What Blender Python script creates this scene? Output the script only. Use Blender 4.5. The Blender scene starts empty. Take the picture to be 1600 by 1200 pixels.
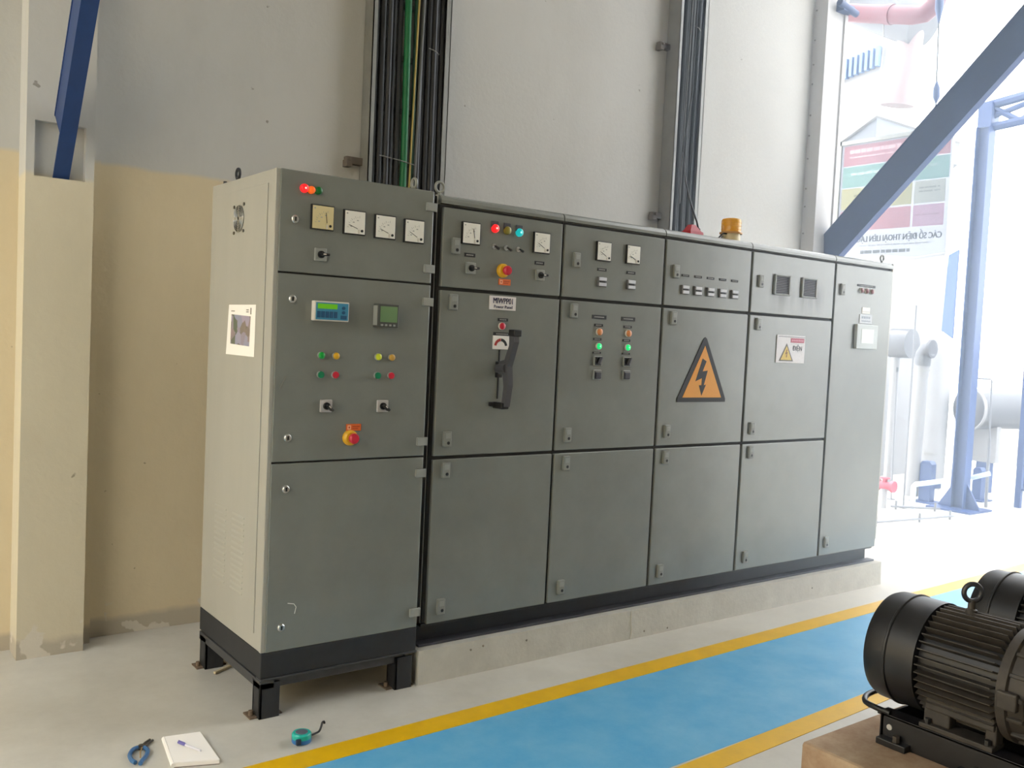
import bpy, bmesh, math, random
from mathutils import Vector, Matrix
random.seed(7)
sc = bpy.context.scene
COL = sc.collection
PI = math.pi

# ------------------------------------------------------------------ camera
cam_d = bpy.data.cameras.new('camera'); cam = bpy.data.objects.new('camera', cam_d); COL.objects.link(cam)
cam_d.sensor_width = 36.0; cam_d.lens = 1450.4 / 1600 * 36.0; cam_d.clip_start = 0.05; cam_d.clip_end = 300
R_ = Vector((0.79877, -0.59984, 0.04647)); U_ = Vector((-0.00691, 0.06809, 0.99766)); F_ = Vector((0.60160, 0.79722, -0.05024))
cam.matrix_world = Matrix(((R_.x, U_.x, -F_.x, -1.4398), (R_.y, U_.y, -F_.y, -3.4884), (R_.z, U_.z, -F_.z, 1.5813), (0, 0, 0, 1)))
sc.camera = cam

# ------------------------------------------------------------------ sky, exposure
w = bpy.data.worlds.new('overcast_sky'); sc.world = w; w.use_nodes = True
bg = w.node_tree.nodes['Background']; bg.inputs['Color'].default_value = (0.85, 0.925, 1.0, 1); bg.inputs['Strength'].default_value = 9.5
sc.view_settings.view_transform = 'Standard'; sc.view_settings.look = 'None'
sc.view_settings.exposure = -0.16; sc.view_settings.gamma = 1.0; sc.view_settings.use_curve_mapping = False
sun_d = bpy.data.lights.new('sun', 'SUN'); sun_d.energy = 3.0; sun_d.angle = 0.02; sun_d.color = (1.0, 0.97, 0.92)
sun = bpy.data.objects.new('sun', sun_d); COL.objects.link(sun); sun.rotation_euler = Vector((-0.15, -0.60, -0.78)).to_track_quat('-Z', 'Y').to_euler()
HALL = dict(x0=-4.3, x1=5.42, y0=-9.0, y1=1.34, z1=6.0)

# ------------------------------------------------------------------ materials
MATS = {}
def srgb(h):
    h = h.lstrip('#'); c = [int(h[i:i + 2], 16) / 255 for i in (0, 2, 4)]
    return tuple(x / 12.92 if x <= 0.04045 else ((x + 0.055) / 1.055) ** 2.4 for x in c)
def mat(name, hexc, rough=0.5, metal=0.0, var=0.0, scale=6.0, bump=0.0, bscale=60.0, emit=None, estr=0.0, trans=0.0, alpha=1.0, spec=0.5, streak=False):
    if name in MATS: return MATS[name]
    m = bpy.data.materials.new(name); m.use_nodes = True; nt = m.node_tree; b = nt.nodes['Principled BSDF']
    c = srgb(hexc)
    b.inputs['Roughness'].default_value = rough; b.inputs['Metallic'].default_value = metal
    b.inputs['Specular IOR Level'].default_value = spec
    b.inputs['Base Color'].default_value = (*c, 1)
    geo = nt.nodes.new('ShaderNodeNewGeometry')
    if var > 0:
        n = nt.nodes.new('ShaderNodeTexNoise'); n.inputs['Scale'].default_value = scale; n.inputs['Detail'].default_value = 6; n.inputs['Roughness'].default_value = 0.65
        if streak:
            mp = nt.nodes.new('ShaderNodeMapping'); mp.inputs['Scale'].default_value = (1, 1, 0.22); nt.links.new(geo.outputs['Position'], mp.inputs['Vector']); nt.links.new(mp.outputs['Vector'], n.inputs['Vector'])
        else:
            nt.links.new(geo.outputs['Position'], n.inputs['Vector'])
        r = nt.nodes.new('ShaderNodeValToRGB'); r.color_ramp.elements[0].position = 0.3; r.color_ramp.elements[1].position = 0.7
        r.color_ramp.elements[0].color = (*[x * (1 - var) for x in c], 1); r.color_ramp.elements[1].color = (*[min(1, x * (1 + var)) for x in c], 1)
        nt.links.new(n.outputs['Fac'], r.inputs['Fac']); nt.links.new(r.outputs['Color'], b.inputs['Base Color'])
    if bump > 0:
        n2 = nt.nodes.new('ShaderNodeTexNoise'); n2.inputs['Scale'].default_value = bscale; n2.inputs['Detail'].default_value = 4
        nt.links.new(geo.outputs['Position'], n2.inputs['Vector'])
        bp = nt.nodes.new('ShaderNodeBump'); bp.inputs['Strength'].default_value = bump; bp.inputs['Distance'].default_value = 0.01
        nt.links.new(n2.outputs['Fac'], bp.inputs['Height']); nt.links.new(bp.outputs['Normal'], b.inputs['Normal'])
    if emit:
        b.inputs['Emission Color'].default_value = (*srgb(emit), 1); b.inputs['Emission Strength'].default_value = estr
    if trans: b.inputs['Transmission Weight'].default_value = trans
    if alpha < 1: b.inputs['Alpha'].default_value = alpha
    MATS[name] = m; return m

def wall_mat(name, upper, lower, zsplit=2.325, base_grey=True):
    """whitewashed wall with a cream dado painted up to zsplit, grey cement at the foot, faint stains"""
    m = bpy.data.materials.new(name); m.use_nodes = True; nt = m.node_tree; N = nt.nodes; L = nt.links; b = N['Principled BSDF']
    b.inputs['Roughness'].default_value = 0.85; b.inputs['Specular IOR Level'].default_value = 0.1
    geo = N.new('ShaderNodeNewGeometry'); sep = N.new('ShaderNodeSeparateXYZ'); L.new(geo.outputs['Position'], sep.inputs[0])
    wob = N.new('ShaderNodeTexNoise'); wob.inputs['Scale'].default_value = 3.0; wob.inputs['Detail'].default_value = 5; L.new(geo.outputs['Position'], wob.inputs['Vector'])
    def math_(op, a, bb=None):
        n = N.new('ShaderNodeMath'); n.operation = op
        for i, x in enumerate((a, bb)):
            if x is None: continue
            if isinstance(x, (int, float)): n.inputs[i].default_value = x
            else: L.new(x, n.inputs[i])
        return n.outputs[0]
    def mix(f, a, bb):
        n = N.new('ShaderNodeMix'); n.data_type = 'RGBA'
        L.new(f, n.inputs['Factor'])
        for s, x in ((n.inputs[6], a), (n.inputs[7], bb)):
            if isinstance(x, tuple): s.default_value = (*x, 1)
            else: L.new(x, s)
        return n.outputs[2]
    def step(v, a, bb):
        n = N.new('ShaderNodeMapRange'); L.new(v, n.inputs['Value']); n.inputs['From Min'].default_value = a; n.inputs['From Max'].default_value = bb; return n.outputs[0]
    wz = math_('ADD', sep.outputs['Z'], math_('MULTIPLY', math_('SUBTRACT', wob.outputs['Fac'], 0.5), 0.06))
    c = mix(step(wz, zsplit - 0.012, zsplit + 0.012), srgb(lower), srgb(upper))
    st = N.new('ShaderNodeTexNoise'); st.inputs['Scale'].default_value = 1.3; st.inputs['Detail'].default_value = 8; st.inputs['Roughness'].default_value = 0.7
    mp = N.new('ShaderNodeMapping'); mp.inputs['Scale'].default_value = (1, 1, 0.45); L.new(geo.outputs['Position'], mp.inputs['Vector']); L.new(mp.outputs['Vector'], st.inputs['Vector'])
    f = math_('MULTIPLY', step(st.outputs['Fac'], 0.45, 0.72), 0.22)
    dk = N.new('ShaderNodeMix'); dk.data_type = 'RGBA'; dk.blend_type = 'MULTIPLY'; L.new(f, dk.inputs['Factor']); L.new(c, dk.inputs[6]); dk.inputs[7].default_value = (0.6, 0.57, 0.52, 1)
    c = dk.outputs[2]
    # a few dark flecks
    fl = N.new('ShaderNodeTexNoise'); fl.inputs['Scale'].default_value = 16; fl.inputs['Detail'].default_value = 2; L.new(geo.outputs['Position'], fl.inputs['Vector'])
    c = mix(math_('MULTIPLY', step(fl.outputs['Fac'], 0.765, 0.79), 0.55), c, srgb('#5c5042'))
    if base_grey:
        wz2 = math_('ADD', sep.outputs['Z'], math_('MULTIPLY', math_('SUBTRACT', wob.outputs['Fac'], 0.5), 0.12))
        c = mix(math_('MULTIPLY', step(wz2, 0.10, 0.07), 0.75), c, srgb('#a8a093'))
        # chipped pale plaster near the foot
        ch = N.new('ShaderNodeTexNoise'); ch.inputs['Scale'].default_value = 7; ch.inputs['Detail'].default_value = 3; L.new(geo.outputs['Position'], ch.inputs['Vector'])
        cf = math_('MULTIPLY', step(ch.outputs['Fac'], 0.57, 0.59), step(sep.outputs['Z'], 0.17, 0.14))
        c = mix(cf, c, srgb('#cfc8ba'))
    L.new(c, b.inputs['Base Color'])
    bn = N.new('ShaderNodeTexNoise'); bn.inputs['Scale'].default_value = 35; bn.inputs['Detail'].default_value = 5; L.new(geo.outputs['Position'], bn.inputs['Vector'])
    bp = N.new('ShaderNodeBump'); bp.inputs['Strength'].default_value = 0.15; bp.inputs['Distance'].default_value = 0.01; L.new(bn.outputs['Fac'], bp.inputs['Height']); L.new(bp.outputs['Normal'], b.inputs['Normal'])
    return m

def stained_door(name, hexc):
    m = mat('cabinet_door_grey', hexc).copy(); m.name = name; nt = m.node_tree; N = nt.nodes; L = nt.links; b = N['Principled BSDF']
    src = b.inputs['Base Color'].links[0].from_socket
    geo = N.new('ShaderNodeNewGeometry'); mp = N.new('ShaderNodeMapping'); mp.inputs['Scale'].default_value = (16, 1, 1.6); L.new(geo.outputs['Position'], mp.inputs['Vector'])
    n = N.new('ShaderNodeTexNoise'); n.inputs['Scale'].default_value = 1.0; n.inputs['Detail'].default_value = 4; L.new(mp.outputs['Vector'], n.inputs['Vector'])
    sep = N.new('ShaderNodeSeparateXYZ'); L.new(geo.outputs['Position'], sep.inputs[0])
    def ramp(sock, pts):
        r = N.new('ShaderNodeFloatCurve'); c = r.mapping.curves[0]
        while len(c.points) < len(pts): c.points.new(0.5, 0.5)
        for p, (x, y) in zip(c.points, pts): p.location = (x, y)
        r.mapping.update(); L.new(sock, r.inputs['Value']); return r.outputs[0]
    def mth(op, a, bb):
        q = N.new('ShaderNodeMath'); q.operation = op
        for i, x in enumerate((a, bb)):
            if isinstance(x, (int, float)): q.inputs[i].default_value = x
            else: L.new(x, q.inputs[i])
        return q.outputs[0]
    def mr(sock, a, bb):
        q = N.new('ShaderNodeMapRange'); L.new(sock, q.inputs['Value']); q.inputs['From Min'].default_value = a; q.inputs['From Max'].default_value = bb; return q.outputs[0]
    zf = mth('MULTIPLY', mr(sep.outputs['Z'], 1.78, 1.90), mr(sep.outputs['Z'], 2.03, 1.93))
    x1 = mth('MULTIPLY', mr(sep.outputs['X'], 3.09, 3.17), mr(sep.outputs['X'], 3.36, 3.28)); x2 = mth('MULTIPLY', mr(sep.outputs['X'], 3.36, 3.43), mr(sep.outputs['X'], 3.66, 3.56))
    f = mth('MULTIPLY', mth('MULTIPLY', zf, mth('MAXIMUM', x1, x2)), mth('MULTIPLY', mr(n.outputs['Fac'], 0.30, 0.58), 0.9))
    x = N.new('ShaderNodeMix'); x.data_type = 'RGBA'; L.new(f, x.inputs['Factor']); L.new(src, x.inputs[6]); x.inputs[7].default_value = (*srgb('#44413e'), 1); L.new(x.outputs[2], b.inputs['Base Color'])
    return m

def worn_paint(name, hexc, wear, rough, amount=0.6, scale=5.0, spec=0.5):
    """painted surface with scuffs that show the colour underneath"""
    m = bpy.data.materials.new(name); m.use_nodes = True; nt = m.node_tree; N = nt.nodes; L = nt.links; b = N['Principled BSDF']
    b.inputs['Roughness'].default_value = rough; b.inputs['Specular IOR Level'].default_value = spec
    geo = N.new('ShaderNodeNewGeometry')
    n = N.new('ShaderNodeTexNoise'); n.inputs['Scale'].default_value = scale; n.inputs['Detail'].default_value = 9; n.inputs['Roughness'].default_value = 0.72
    L.new(geo.outputs['Position'], n.inputs['Vector'])
    r = N.new('ShaderNodeValToRGB'); e = r.color_ramp.elements
    e[0].position = 0.36; e[1].position = 0.72
    c = srgb(hexc); wc = srgb(wear)
    e[0].color = (*c, 1); e[1].color = (*[a * (1 - amount) + bb * amount for a, bb in zip(c, wc)], 1)
    L.new(n.outputs['Fac'], r.inputs['Fac'])
    L.new(r.outputs['Color'], b.inputs['Base Color'])
    n2 = N.new('ShaderNodeTexNoise'); n2.inputs['Scale'].default_value = 2.2; n2.inputs['Detail'].default_value = 5; L.new(geo.outputs['Position'], n2.inputs['Vector'])
    mr = N.new('ShaderNodeMapRange'); mr.inputs['To Min'].default_value = rough - 0.08; mr.inputs['To Max'].default_value = rough + 0.15; L.new(n2.outputs['Fac'], mr.inputs['Value']); L.new(mr.outputs[0], b.inputs['Roughness'])
    return m

WALL = wall_mat('wall_paint', '#c2c1bd', '#d6c7a8')
WALLR = wall_mat('column_paint', '#c9c8c8', '#cdc4ad')
FLOOR = worn_paint('floor_epoxy', '#cbc7bd', '#a19b8f', 0.32, 0.55, 1.6)
BLUE = worn_paint('blue_floor_paint', '#4d9fcc', '#84bdd8', 0.34, 0.6, 4.0)
YELL = worn_paint('yellow_floor_paint', '#e0b000', '#c79c1a', 0.36, 0.6, 7.0)
CAB = mat('cabinet_grey', '#a5a39a', 0.36, 0, 0.05, 3.5, 0.05, 220, streak=True)
CABD = mat('cabinet_door_grey', '#7a7d77', 0.27, 0, 0.09, 3.0, 0.03, 220, spec=0.7)
GASK = mat('gasket_black', '#2a2927', 0.7)
BLK = mat('black_steel', '#23252a', 0.5, 0, 0.25, 9)
BLKP = mat('black_plastic', '#1b1c1f', 0.4)
LGREY = mat('hinge_grey', '#92948e', 0.4)
LATCH = mat('latch_grey', '#83857f', 0.42)
CHROME = mat('bright_metal', '#c9c9c6', 0.28, 0.9)
DIAL = mat('dial_white', '#ebe8de', 0.35)
DIALY = mat('dial_cream', '#d8c898', 0.35)
INK = mat('ink_black', '#202022', 0.6)
PRINT = mat('pale_print', '#8f8f8a', 0.5)
RED = mat('red_plastic', '#c4233a', 0.3); GRN = mat('green_plastic', '#0f7d55', 0.3); YEL = mat('yellow_plastic', '#d9a520', 0.3)
AMB = mat('amber_plastic', '#d98a55', 0.3); BGRN = mat('bright_green_plastic', '#0d9a35', 0.3); OLIVE = mat('olive_lamp', '#8a8138', 0.3)
REDL = mat('red_lamp_lit', '#e01020', 0.3, emit='#ff2828', estr=0.9); ORGL = mat('orange_lamp_lit', '#e06018', 0.3, emit='#ff6a10', estr=0.5)
GRNL = mat('green_lamp_lit', '#0fae55', 0.3, emit='#20e080', estr=0.9); TEAL = mat('teal_lamp_lit', '#0a8f95', 0.3, emit='#18c0c0', estr=0.7)
DGRN = mat('dark_green_lamp', '#0c6a2c', 0.3); LIME = mat('lime_lamp', '#a0a81c', 0.3, emit='#c0c020', estr=0.3)
REDH = mat('red_lamp_core', '#ff8070', 0.3, emit='#ffc8b8', estr=1.6)
PALER = mat('white_bezel', '#d8d0c4', 0.35)
ORNG = mat('orange_label', '#df6a2a', 0.5)
LCDG = mat('lcd_backlit_green', '#5aa51e', 0.3, emit='#7fd020', estr=0.25)
LCDD = mat('lcd_grey_green', '#6c8a60', 0.3)
CYANP = mat('controller_blue', '#3d88a8', 0.4); NAVYK = mat('keypad_navy', '#1f4f74', 0.4)
CONC = mat('concrete_paint', '#bbb8ae', 0.75, 0, 0.10, 7, 0.25, 40)
CONCB = worn_paint('bare_concrete', '#b8a287', '#7d5238', 0.8, 0.75, 5.0, 0.2)
NAVY = mat('navy_steel', '#1b3a70', 0.45, 0, 0.15, 6)
GALV = mat('galvanised_steel', '#8d8e8b', 0.5, 0.3, 0.12, 8)
CBLK = mat('cable_black', '#25282d', 0.5); CGRN = mat('cable_green', '#0e6b3e', 0.5); CDGR = mat('cable_dark_green', '#1c4a3c', 0.5); CYG = mat('cable_yellow_green', '#a4904a', 0.5); CGRY = mat('cable_grey', '#5c5f60', 0.5)
MOT = mat('motor_black', '#1c1c1f', 0.42, 0, 0.3, 12)
MOTD = mat('motor_dusty', '#3a3530', 0.6, 0, 0.35, 14)
PAPER = mat('paper_white', '#f2ede6', 0.7)
WHITE = mat('white_cladding', '#8a8a8d', 0.5, 0, 0.05, 3)
SILV = mat('silver_cladding', '#5c5d62', 0.45, 0.3, 0.08, 4)

# ------------------------------------------------------------------ builders
ORG = {}
class MB:
    def __init__(s): s.bm = bmesh.new()
    def box(s, x0, x1, y0, y1, z0, z1, bev=0.0, seg=2, rot=None, piv=None):
        t = bmesh.new(); bmesh.ops.create_cube(t, size=1.0)
        c = Vector(((x0 + x1) / 2, (y0 + y1) / 2, (z0 + z1) / 2)); d = (abs(x1 - x0), abs(y1 - y0), abs(z1 - z0))
        for vv in t.verts: vv.co = Vector((vv.co.x * d[0], vv.co.y * d[1], vv.co.z * d[2]))
        if bev > 0: bmesh.ops.bevel(t, geom=list(t.edges), offset=min(bev, min(d) * 0.45), segments=seg, profile=0.5, affect='EDGES')
        M = Matrix.Translation(c)
        if rot is not None:
            pv = Vector(piv) if piv is not None else c
            M = Matrix.Translation(pv) @ rot.to_4x4() @ Matrix.Translation(c - pv)
        t.transform(M); s.add(t); return s
    def add(s, t):
        me = bpy.data.meshes.new('tmp'); t.to_mesh(me); t.free(); s.bm.from_mesh(me); bpy.data.meshes.remove(me)
    def lathe(s, org, axis, prof, seg=24, ang=2 * PI, a0=0.0):
        """prof: list of (distance along axis, radius)"""
        org = Vector(org); ax = Vector(axis).normalized()
        up = Vector((0, 0, 1)) if abs(ax.z) < 0.9 else Vector((1, 0, 0))
        e1 = ax.cross(up).normalized(); e2 = ax.cross(e1)
        rings = []
        for d, r in prof:
            if r < 1e-6: rings.append([s.bm.verts.new(org + ax * d)])
            else: rings.append([s.bm.verts.new(org + ax * d + (e1 * math.cos(a0 + ang * k / seg) + e2 * math.sin(a0 + ang * k / seg)) * r) for k in range(seg)])
        for a, b in zip(rings, rings[1:]):
            for k in range(seg):
                k2 = (k + 1) % seg
                if len(a) == 1 and len(b) == 1: continue
                if len(a) == 1: f = (a[0], b[k2], b[k])
                elif len(b) == 1: f = (a[k], a[k2], b[0])
                else: f = (a[k], a[k2], b[k2], b[k])
                s.bm.faces.new(f)
        return s
    def cyl(s, a, b, r, seg=16, r2=None):
        a = Vector(a); b = Vector(b); L = (b - a).length; r2 = r if r2 is None else r2
        return s.lathe(a, b - a, [(0, 0), (0, r), (L, r2), (L, 0)], seg)
    def tube(s, pts, r, seg=8, closed=False):
        pts = [Vector(p) for p in pts]; n = len(pts); rings = []
        prev = None
        for i, p in enumerate(pts):
            if closed: d = pts[(i + 1) % n] - pts[i - 1]
            else: d = pts[min(i + 1, n - 1)] - pts[max(i - 1, 0)]
            d.normalize()
            if prev is None:
                up = Vector((0, 0, 1)) if abs(d.z) < 0.9 else Vector((1, 0, 0)); e1 = d.cross(up).normalized()
            else: e1 = (prev - d * prev.dot(d)).normalized()
            prev = e1; e2 = d.cross(e1)
            rings.append([s.bm.verts.new(p + (e1 * math.cos(2 * PI * k / seg) + e2 * math.sin(2 * PI * k / seg)) * r) for k in range(seg)])
        prs = list(zip(rings, rings[1:])) + ([(rings[-1], rings[0])] if closed else [])
        for a, b in prs:
            for k in range(seg): s.bm.faces.new((a[k], a[(k + 1) % seg], b[(k + 1) % seg], b[k]))
        if not closed:
            s.bm.faces.new(rings[0][::-1]); s.bm.faces.new(rings[-1])
        return s
    def prism(s, poly, plane, d0, d1):
        """poly of 2-D points extruded along the third axis; plane 'xz' (along y), 'yz' (along x), 'xy' (along z)"""
        def P(u, v_, d): return {'xz': (u, d, v_), 'yz': (d, u, v_), 'xy': (u, v_, d)}[plane]
        a = [s.bm.verts.new(P(u, v_, d0)) for u, v_ in poly]; b = [s.bm.verts.new(P(u, v_, d1)) for u, v_ in poly]
        n = len(poly); s.bm.faces.new(a[::-1]); s.bm.faces.new(b)
        for i in range(n): s.bm.faces.new((a[i], a[(i + 1) % n], b[(i + 1) % n], b[i]))
        return s
    def hull(s, a, b):
        """solid between two matching quads"""
        a = [s.bm.verts.new(p) for p in a]; b = [s.bm.verts.new(p) for p in b]; n = len(a)
        s.bm.faces.new(a[::-1]); s.bm.faces.new(b)
        for i in range(n): s.bm.faces.new((a[i], a[(i + 1) % n], b[(i + 1) % n], b[i]))
        return s
    def build(s, name, m, parent=None, smooth=False, loc=None):
        """verts are in world space; loc is the object's own origin when it has no parent"""
        bmesh.ops.recalc_face_normals(s.bm, faces=list(s.bm.faces))
        org = ORG.get(parent.name, Vector()) if parent else (Vector(loc) if loc is not None else Vector())
        bmesh.ops.translate(s.bm, verts=list(s.bm.verts), vec=-org)
        me = bpy.data.meshes.new(name); s.bm.to_mesh(me); s.bm.free(); me.materials.append(m)
        if smooth:
            for pl in me.polygons: pl.use_smooth = True
            try: me.set_sharp_from_angle(angle=math.radians(38))
            except Exception: pass
        o = bpy.data.objects.new(name, me); COL.objects.link(o)
        if parent: o.parent = parent
        else: o.location = org
        ORG[o.name] = org
        return o
def curve_pts(P, n=5):
    P = [Vector(p) for p in P]; out = []
    for i in range(len(P) - 1):
        p0, p1, p2, p3 = P[max(i - 1, 0)], P[i], P[i + 1], P[min(i + 2, len(P) - 1)]
        for k in range(n):
            t = k / n; out.append(0.5 * ((2 * p1) + (p2 - p0) * t + (2 * p0 - 5 * p1 + 4 * p2 - p3) * t * t + (3 * p1 - p0 - 3 * p2 + p3) * t ** 3))
    return out + [P[-1]]
def B(*a, **k): return MB().box(*a, **k)
def tag(o, label, cat, group=None):
    o['label'] = label; o['category'] = cat
    if group: o['group'] = group
    return o
def thing(name, label, cat, loc, group=None):
    o = bpy.data.objects.new(name, None); COL.objects.link(o); o.location = loc; o.empty_display_size = 0.05
    ORG[o.name] = Vector(loc); return tag(o, label, cat, group)
def struct(o): o['kind'] = 'structure'; return o
def text_mb(txt, size, place, depth=0.001, wfit=None, bold=0.0):
    """flat lettering; place(u, v, d) maps text plane to world"""
    cu = bpy.data.curves.new('lettering', 'FONT'); cu.body = txt; cu.size = size; cu.extrude = depth / 2; cu.align_x = 'CENTER'; cu.align_y = 'CENTER'; cu.resolution_u = 3
    o = bpy.data.objects.new('lettering', cu); COL.objects.link(o)
    dg = bpy.context.evaluated_depsgraph_get(); me = bpy.data.meshes.new_from_object(o.evaluated_get(dg))
    bpy.data.objects.remove(o); bpy.data.curves.remove(cu)
    mb = MB(); mb.bm.from_mesh(me); bpy.data.meshes.remove(me)
    us = [vv.co.x for vv in mb.bm.verts]; k = 1.0
    if wfit and us: k = wfit / (max(us) - min(us))
    base = mb.bm; out = bmesh.new()
    for sh in ((-bold, bold) if bold else (0.0,)):          # heavier strokes: the same outline laid down twice, a hair apart
        t = base.copy()
        for vv in t.verts: vv.co = Vector(place(vv.co.x * k + sh, vv.co.y, vv.co.z))
        me2 = bpy.data.meshes.new('tmp'); t.to_mesh(me2); t.free(); out.from_mesh(me2); bpy.data.meshes.remove(me2)
    base.free(); mb.bm = out
    return mb
def front(x, z, y): return lambda u, v_, d: (x + u, y - d, z + v_)

# ------------------------------------------------------------------ setting
H = HALL
struct(B(-14, 40, -14, 14, -0.2, 0.0).build('floor', FLOOR))
fl = bpy.data.objects['floor']
def strip(name, m, xa, xb, ya, yb, sl, z=0.0015):
    mb = MB(); N_ = 24
    xs = [xa + (xb - xa) * i / N_ for i in range(N_ + 1)]
    for x0, x1 in zip(xs, xs[1:]):
        mb.hull([(x0, ya + sl * x0, -0.001), (x1, ya + sl * x1, -0.001), (x1, yb + sl * x1, -0.001), (x0, yb + sl * x0, -0.001)],
                [(x0, ya + sl * x0, z), (x1, ya + sl * x1, z), (x1, yb + sl * x1, z), (x0, yb + sl * x0, z)])
    return mb.build(name, m, fl)
strip('walkway_paint', BLUE, -3.2, 12, -1.2, -0.46, 0.028, 0.0012)
strip('walkway_line', YELL, -3.2, 12, -0.474, -0.354, 0.0265, 0.002)
strip('walkway_line', YELL, -3.2, 12, -1.335, -1.232, 0.044, 0.002)

struct(B(H['x0'], H['x1'] - 0.2, H['y1'], H['y1'] + 0.25, 0, H['z1']).build('wall_back', WALL))
struct(B(H['x1'] - 0.2, H['x1'], H['y0'], -2.3, 0, H['z1']).build('wall_light_block', mat('far_wall_paint', '#d8d2c6', 0.8)))  # unseen wall, added to hold back light from the right opening
struct(MB().box(-8.6, -8.3, -14, 10, 0, 5.4).build('wall_bounce', mat('bounce_cream', '#e6cfa6', 0.8)))  # unseen wall, added outside to bounce warm light into the hall
DULL = mat('far_wall_paint', '#d8d2c6', 0.8)
struct(B(H['x0'], H['x1'], H['y0'] - 0.25, H['y0'], 0, H['z1']).build('wall_front', DULL))
struct(MB().box(H['x0'] - 0.2, H['x0'], H['y0'], -4.2, 0, H['z1']).box(H['x0'] - 0.2, H['x0'], -4.2, H['y1'], 4.6, H['z1']).build('wall_left', WALL))  # unseen end wall, its opening shaped to set the light from the left
struct(B(H['x0'], H['x1'], H['y0'] - 0.25, H['y1'] + 0.25, H['z1'], H['z1'] + 0.2).build('ceiling', mat('ceiling_sheet', '#b4b2ac', 0.7)))
# left pilaster with its recessed pocket for the brace
pil = MB()
px0, px1, pf = -0.69, -0.405, 1.17
n0, n1, nz0, nz1, nd = -0.656, -0.443, 2.205, 2.452, 0.045
pil.box(px0, px1, pf + nd, H['y1'], 0, H['z1'])
pil.box(px0, n0, pf, pf + nd, 0, H['z1']); pil.box(n1, px1, pf, pf + nd, 0, H['z1'])
pil.box(n0, n1, pf, pf + nd, 0, nz0); pil.box(n0, n1, pf, pf + nd, nz1, H['z1'])
struct(pil.build('trim_1', wall_mat('pilaster_paint', '#bfbeba', '#cdc4ad', 2.215)))
struct(B(px1, -0.355, 1.265, H['y1'], 0, H['z1']).build('trim_2', WALL))
# right column at the end of the wall
struct(MB().box(5.16, 5.42, 1.215, H['y1'] + 0.25, 0, H['z1']).box(5.385, 5.425, 1.2, 1.26, 0, H['z1']).build('trim_3', WALLR))

for k in range(11):
    z = 2.56 + 0.20 * k + 0.03 * math.sin(k * 2.3)
    MB().lathe((5.161, 1.32, z), (-1, 0, 0), [(0, 0.008), (0.006, 0.007), (0.008, 0)], 10).build('stud', mat('stud_dark', '#6a625e', 0.7), bpy.data.objects['trim_3'])

# ------------------------------------------------------------------ cabinet fittings
def round_lock(x, z, y, par):
    o = MB().lathe((x, y, z), (0, -1, 0), [(0, 0.0155), (0.008, 0.0155), (0.011, 0.012), (0.011, 0)], 20).build('lock', CHROME, par, True)
    B(x - 0.0035, x + 0.0035, y - 0.0125, y - 0.010, z - 0.008, z + 0.008).build('keyhole', BLKP, o)
def latch(x, z, y, par):
    o = B(x - 0.0215, x + 0.0215, y - 0.014, y + 0.001, z - 0.036, z + 0.036, 0.004).build('latch', LATCH, par)
    MB().cyl((x + 0.004, y - 0.013, z - 0.018), (x + 0.004, y - 0.0155, z - 0.018), 0.0075, 12).build('keyhole', BLKP, o)
    B(x - 0.012, x + 0.014, y - 0.0155, y - 0.013, z + 0.002, z + 0.026, 0.001).build('latch_flap', LGREY, o)
def hinge(x, z, y, par):
    o = B(x - 0.026, x + 0.020, y - 0.014, y + 0.001, z - 0.018, z + 0.018, 0.003).build('hinge', LGREY, par)
    MB().cyl((x + 0.023, y - 0.006, z - 0.018), (x + 0.023, y - 0.006, z + 0.018), 0.006, 10).build('hinge_pin', LGREY, o, True)
def meter(x, z, y, par, ang, cream=False, s=0.1):
    h = s / 2
    o = B(x - h, x + h, y - 0.012, y + 0.001, z - h, z + h, 0.002).build('meter', BLKP, par)
    hh = h - 0.0045
    B(x - hh, x + hh, y - 0.0135, y - 0.011, z - hh, z + hh).build('dial_face', DIALY if cream else DIAL, o)
    cx, cz = x + 0.018, z - 0.027
    t = MB()
    for k in range(9):
        a = math.radians(88 + 84 * k / 8); r0, r1 = 0.046, 0.051 + (0.004 if k % 2 == 0 else 0)
        t.tube([(cx + math.cos(a) * r0, y - 0.0137, cz + math.sin(a) * r0), (cx + math.cos(a) * r1, y - 0.0137, cz + math.sin(a) * r1)], 0.0006, 4)
    t.box(x - 0.040, x - 0.033, y - 0.0139, y - 0.0134, z + 0.032, z + 0.038)
    for k in range(3):
        a = math.radians(100 + 32 * k); t.box(cx + math.cos(a) * 0.037 - 0.004, cx + math.cos(a) * 0.037 + 0.004, y - 0.0139, y - 0.0134, cz + math.sin(a) * 0.037 - 0.002, cz + math.sin(a) * 0.037 + 0.002)
    t.build('scale', mat('dial_print', '#a6a69f', 0.6), o)
    a = math.radians(ang); L = 0.047
    MB().tube([(cx + 0.006 * math.cos(a), y - 0.0145, cz + 0.006 * math.sin(a)), (cx + math.cos(a) * L, y - 0.0145, cz + math.sin(a) * L)], 0.0011, 5).build('needle', INK, o)
    MB().cyl((x + 0.032, y - 0.0135, z - 0.032), (x + 0.032, y - 0.0165, z - 0.032), 0.0055, 12).build('zero_screw', BLKP, o)
    B(cx - 0.0035, cx + 0.0035, y - 0.0152, y - 0.013, cz - 0.016, cz - 0.001).build('pointer_boss', PALER, o)
    return o
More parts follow.
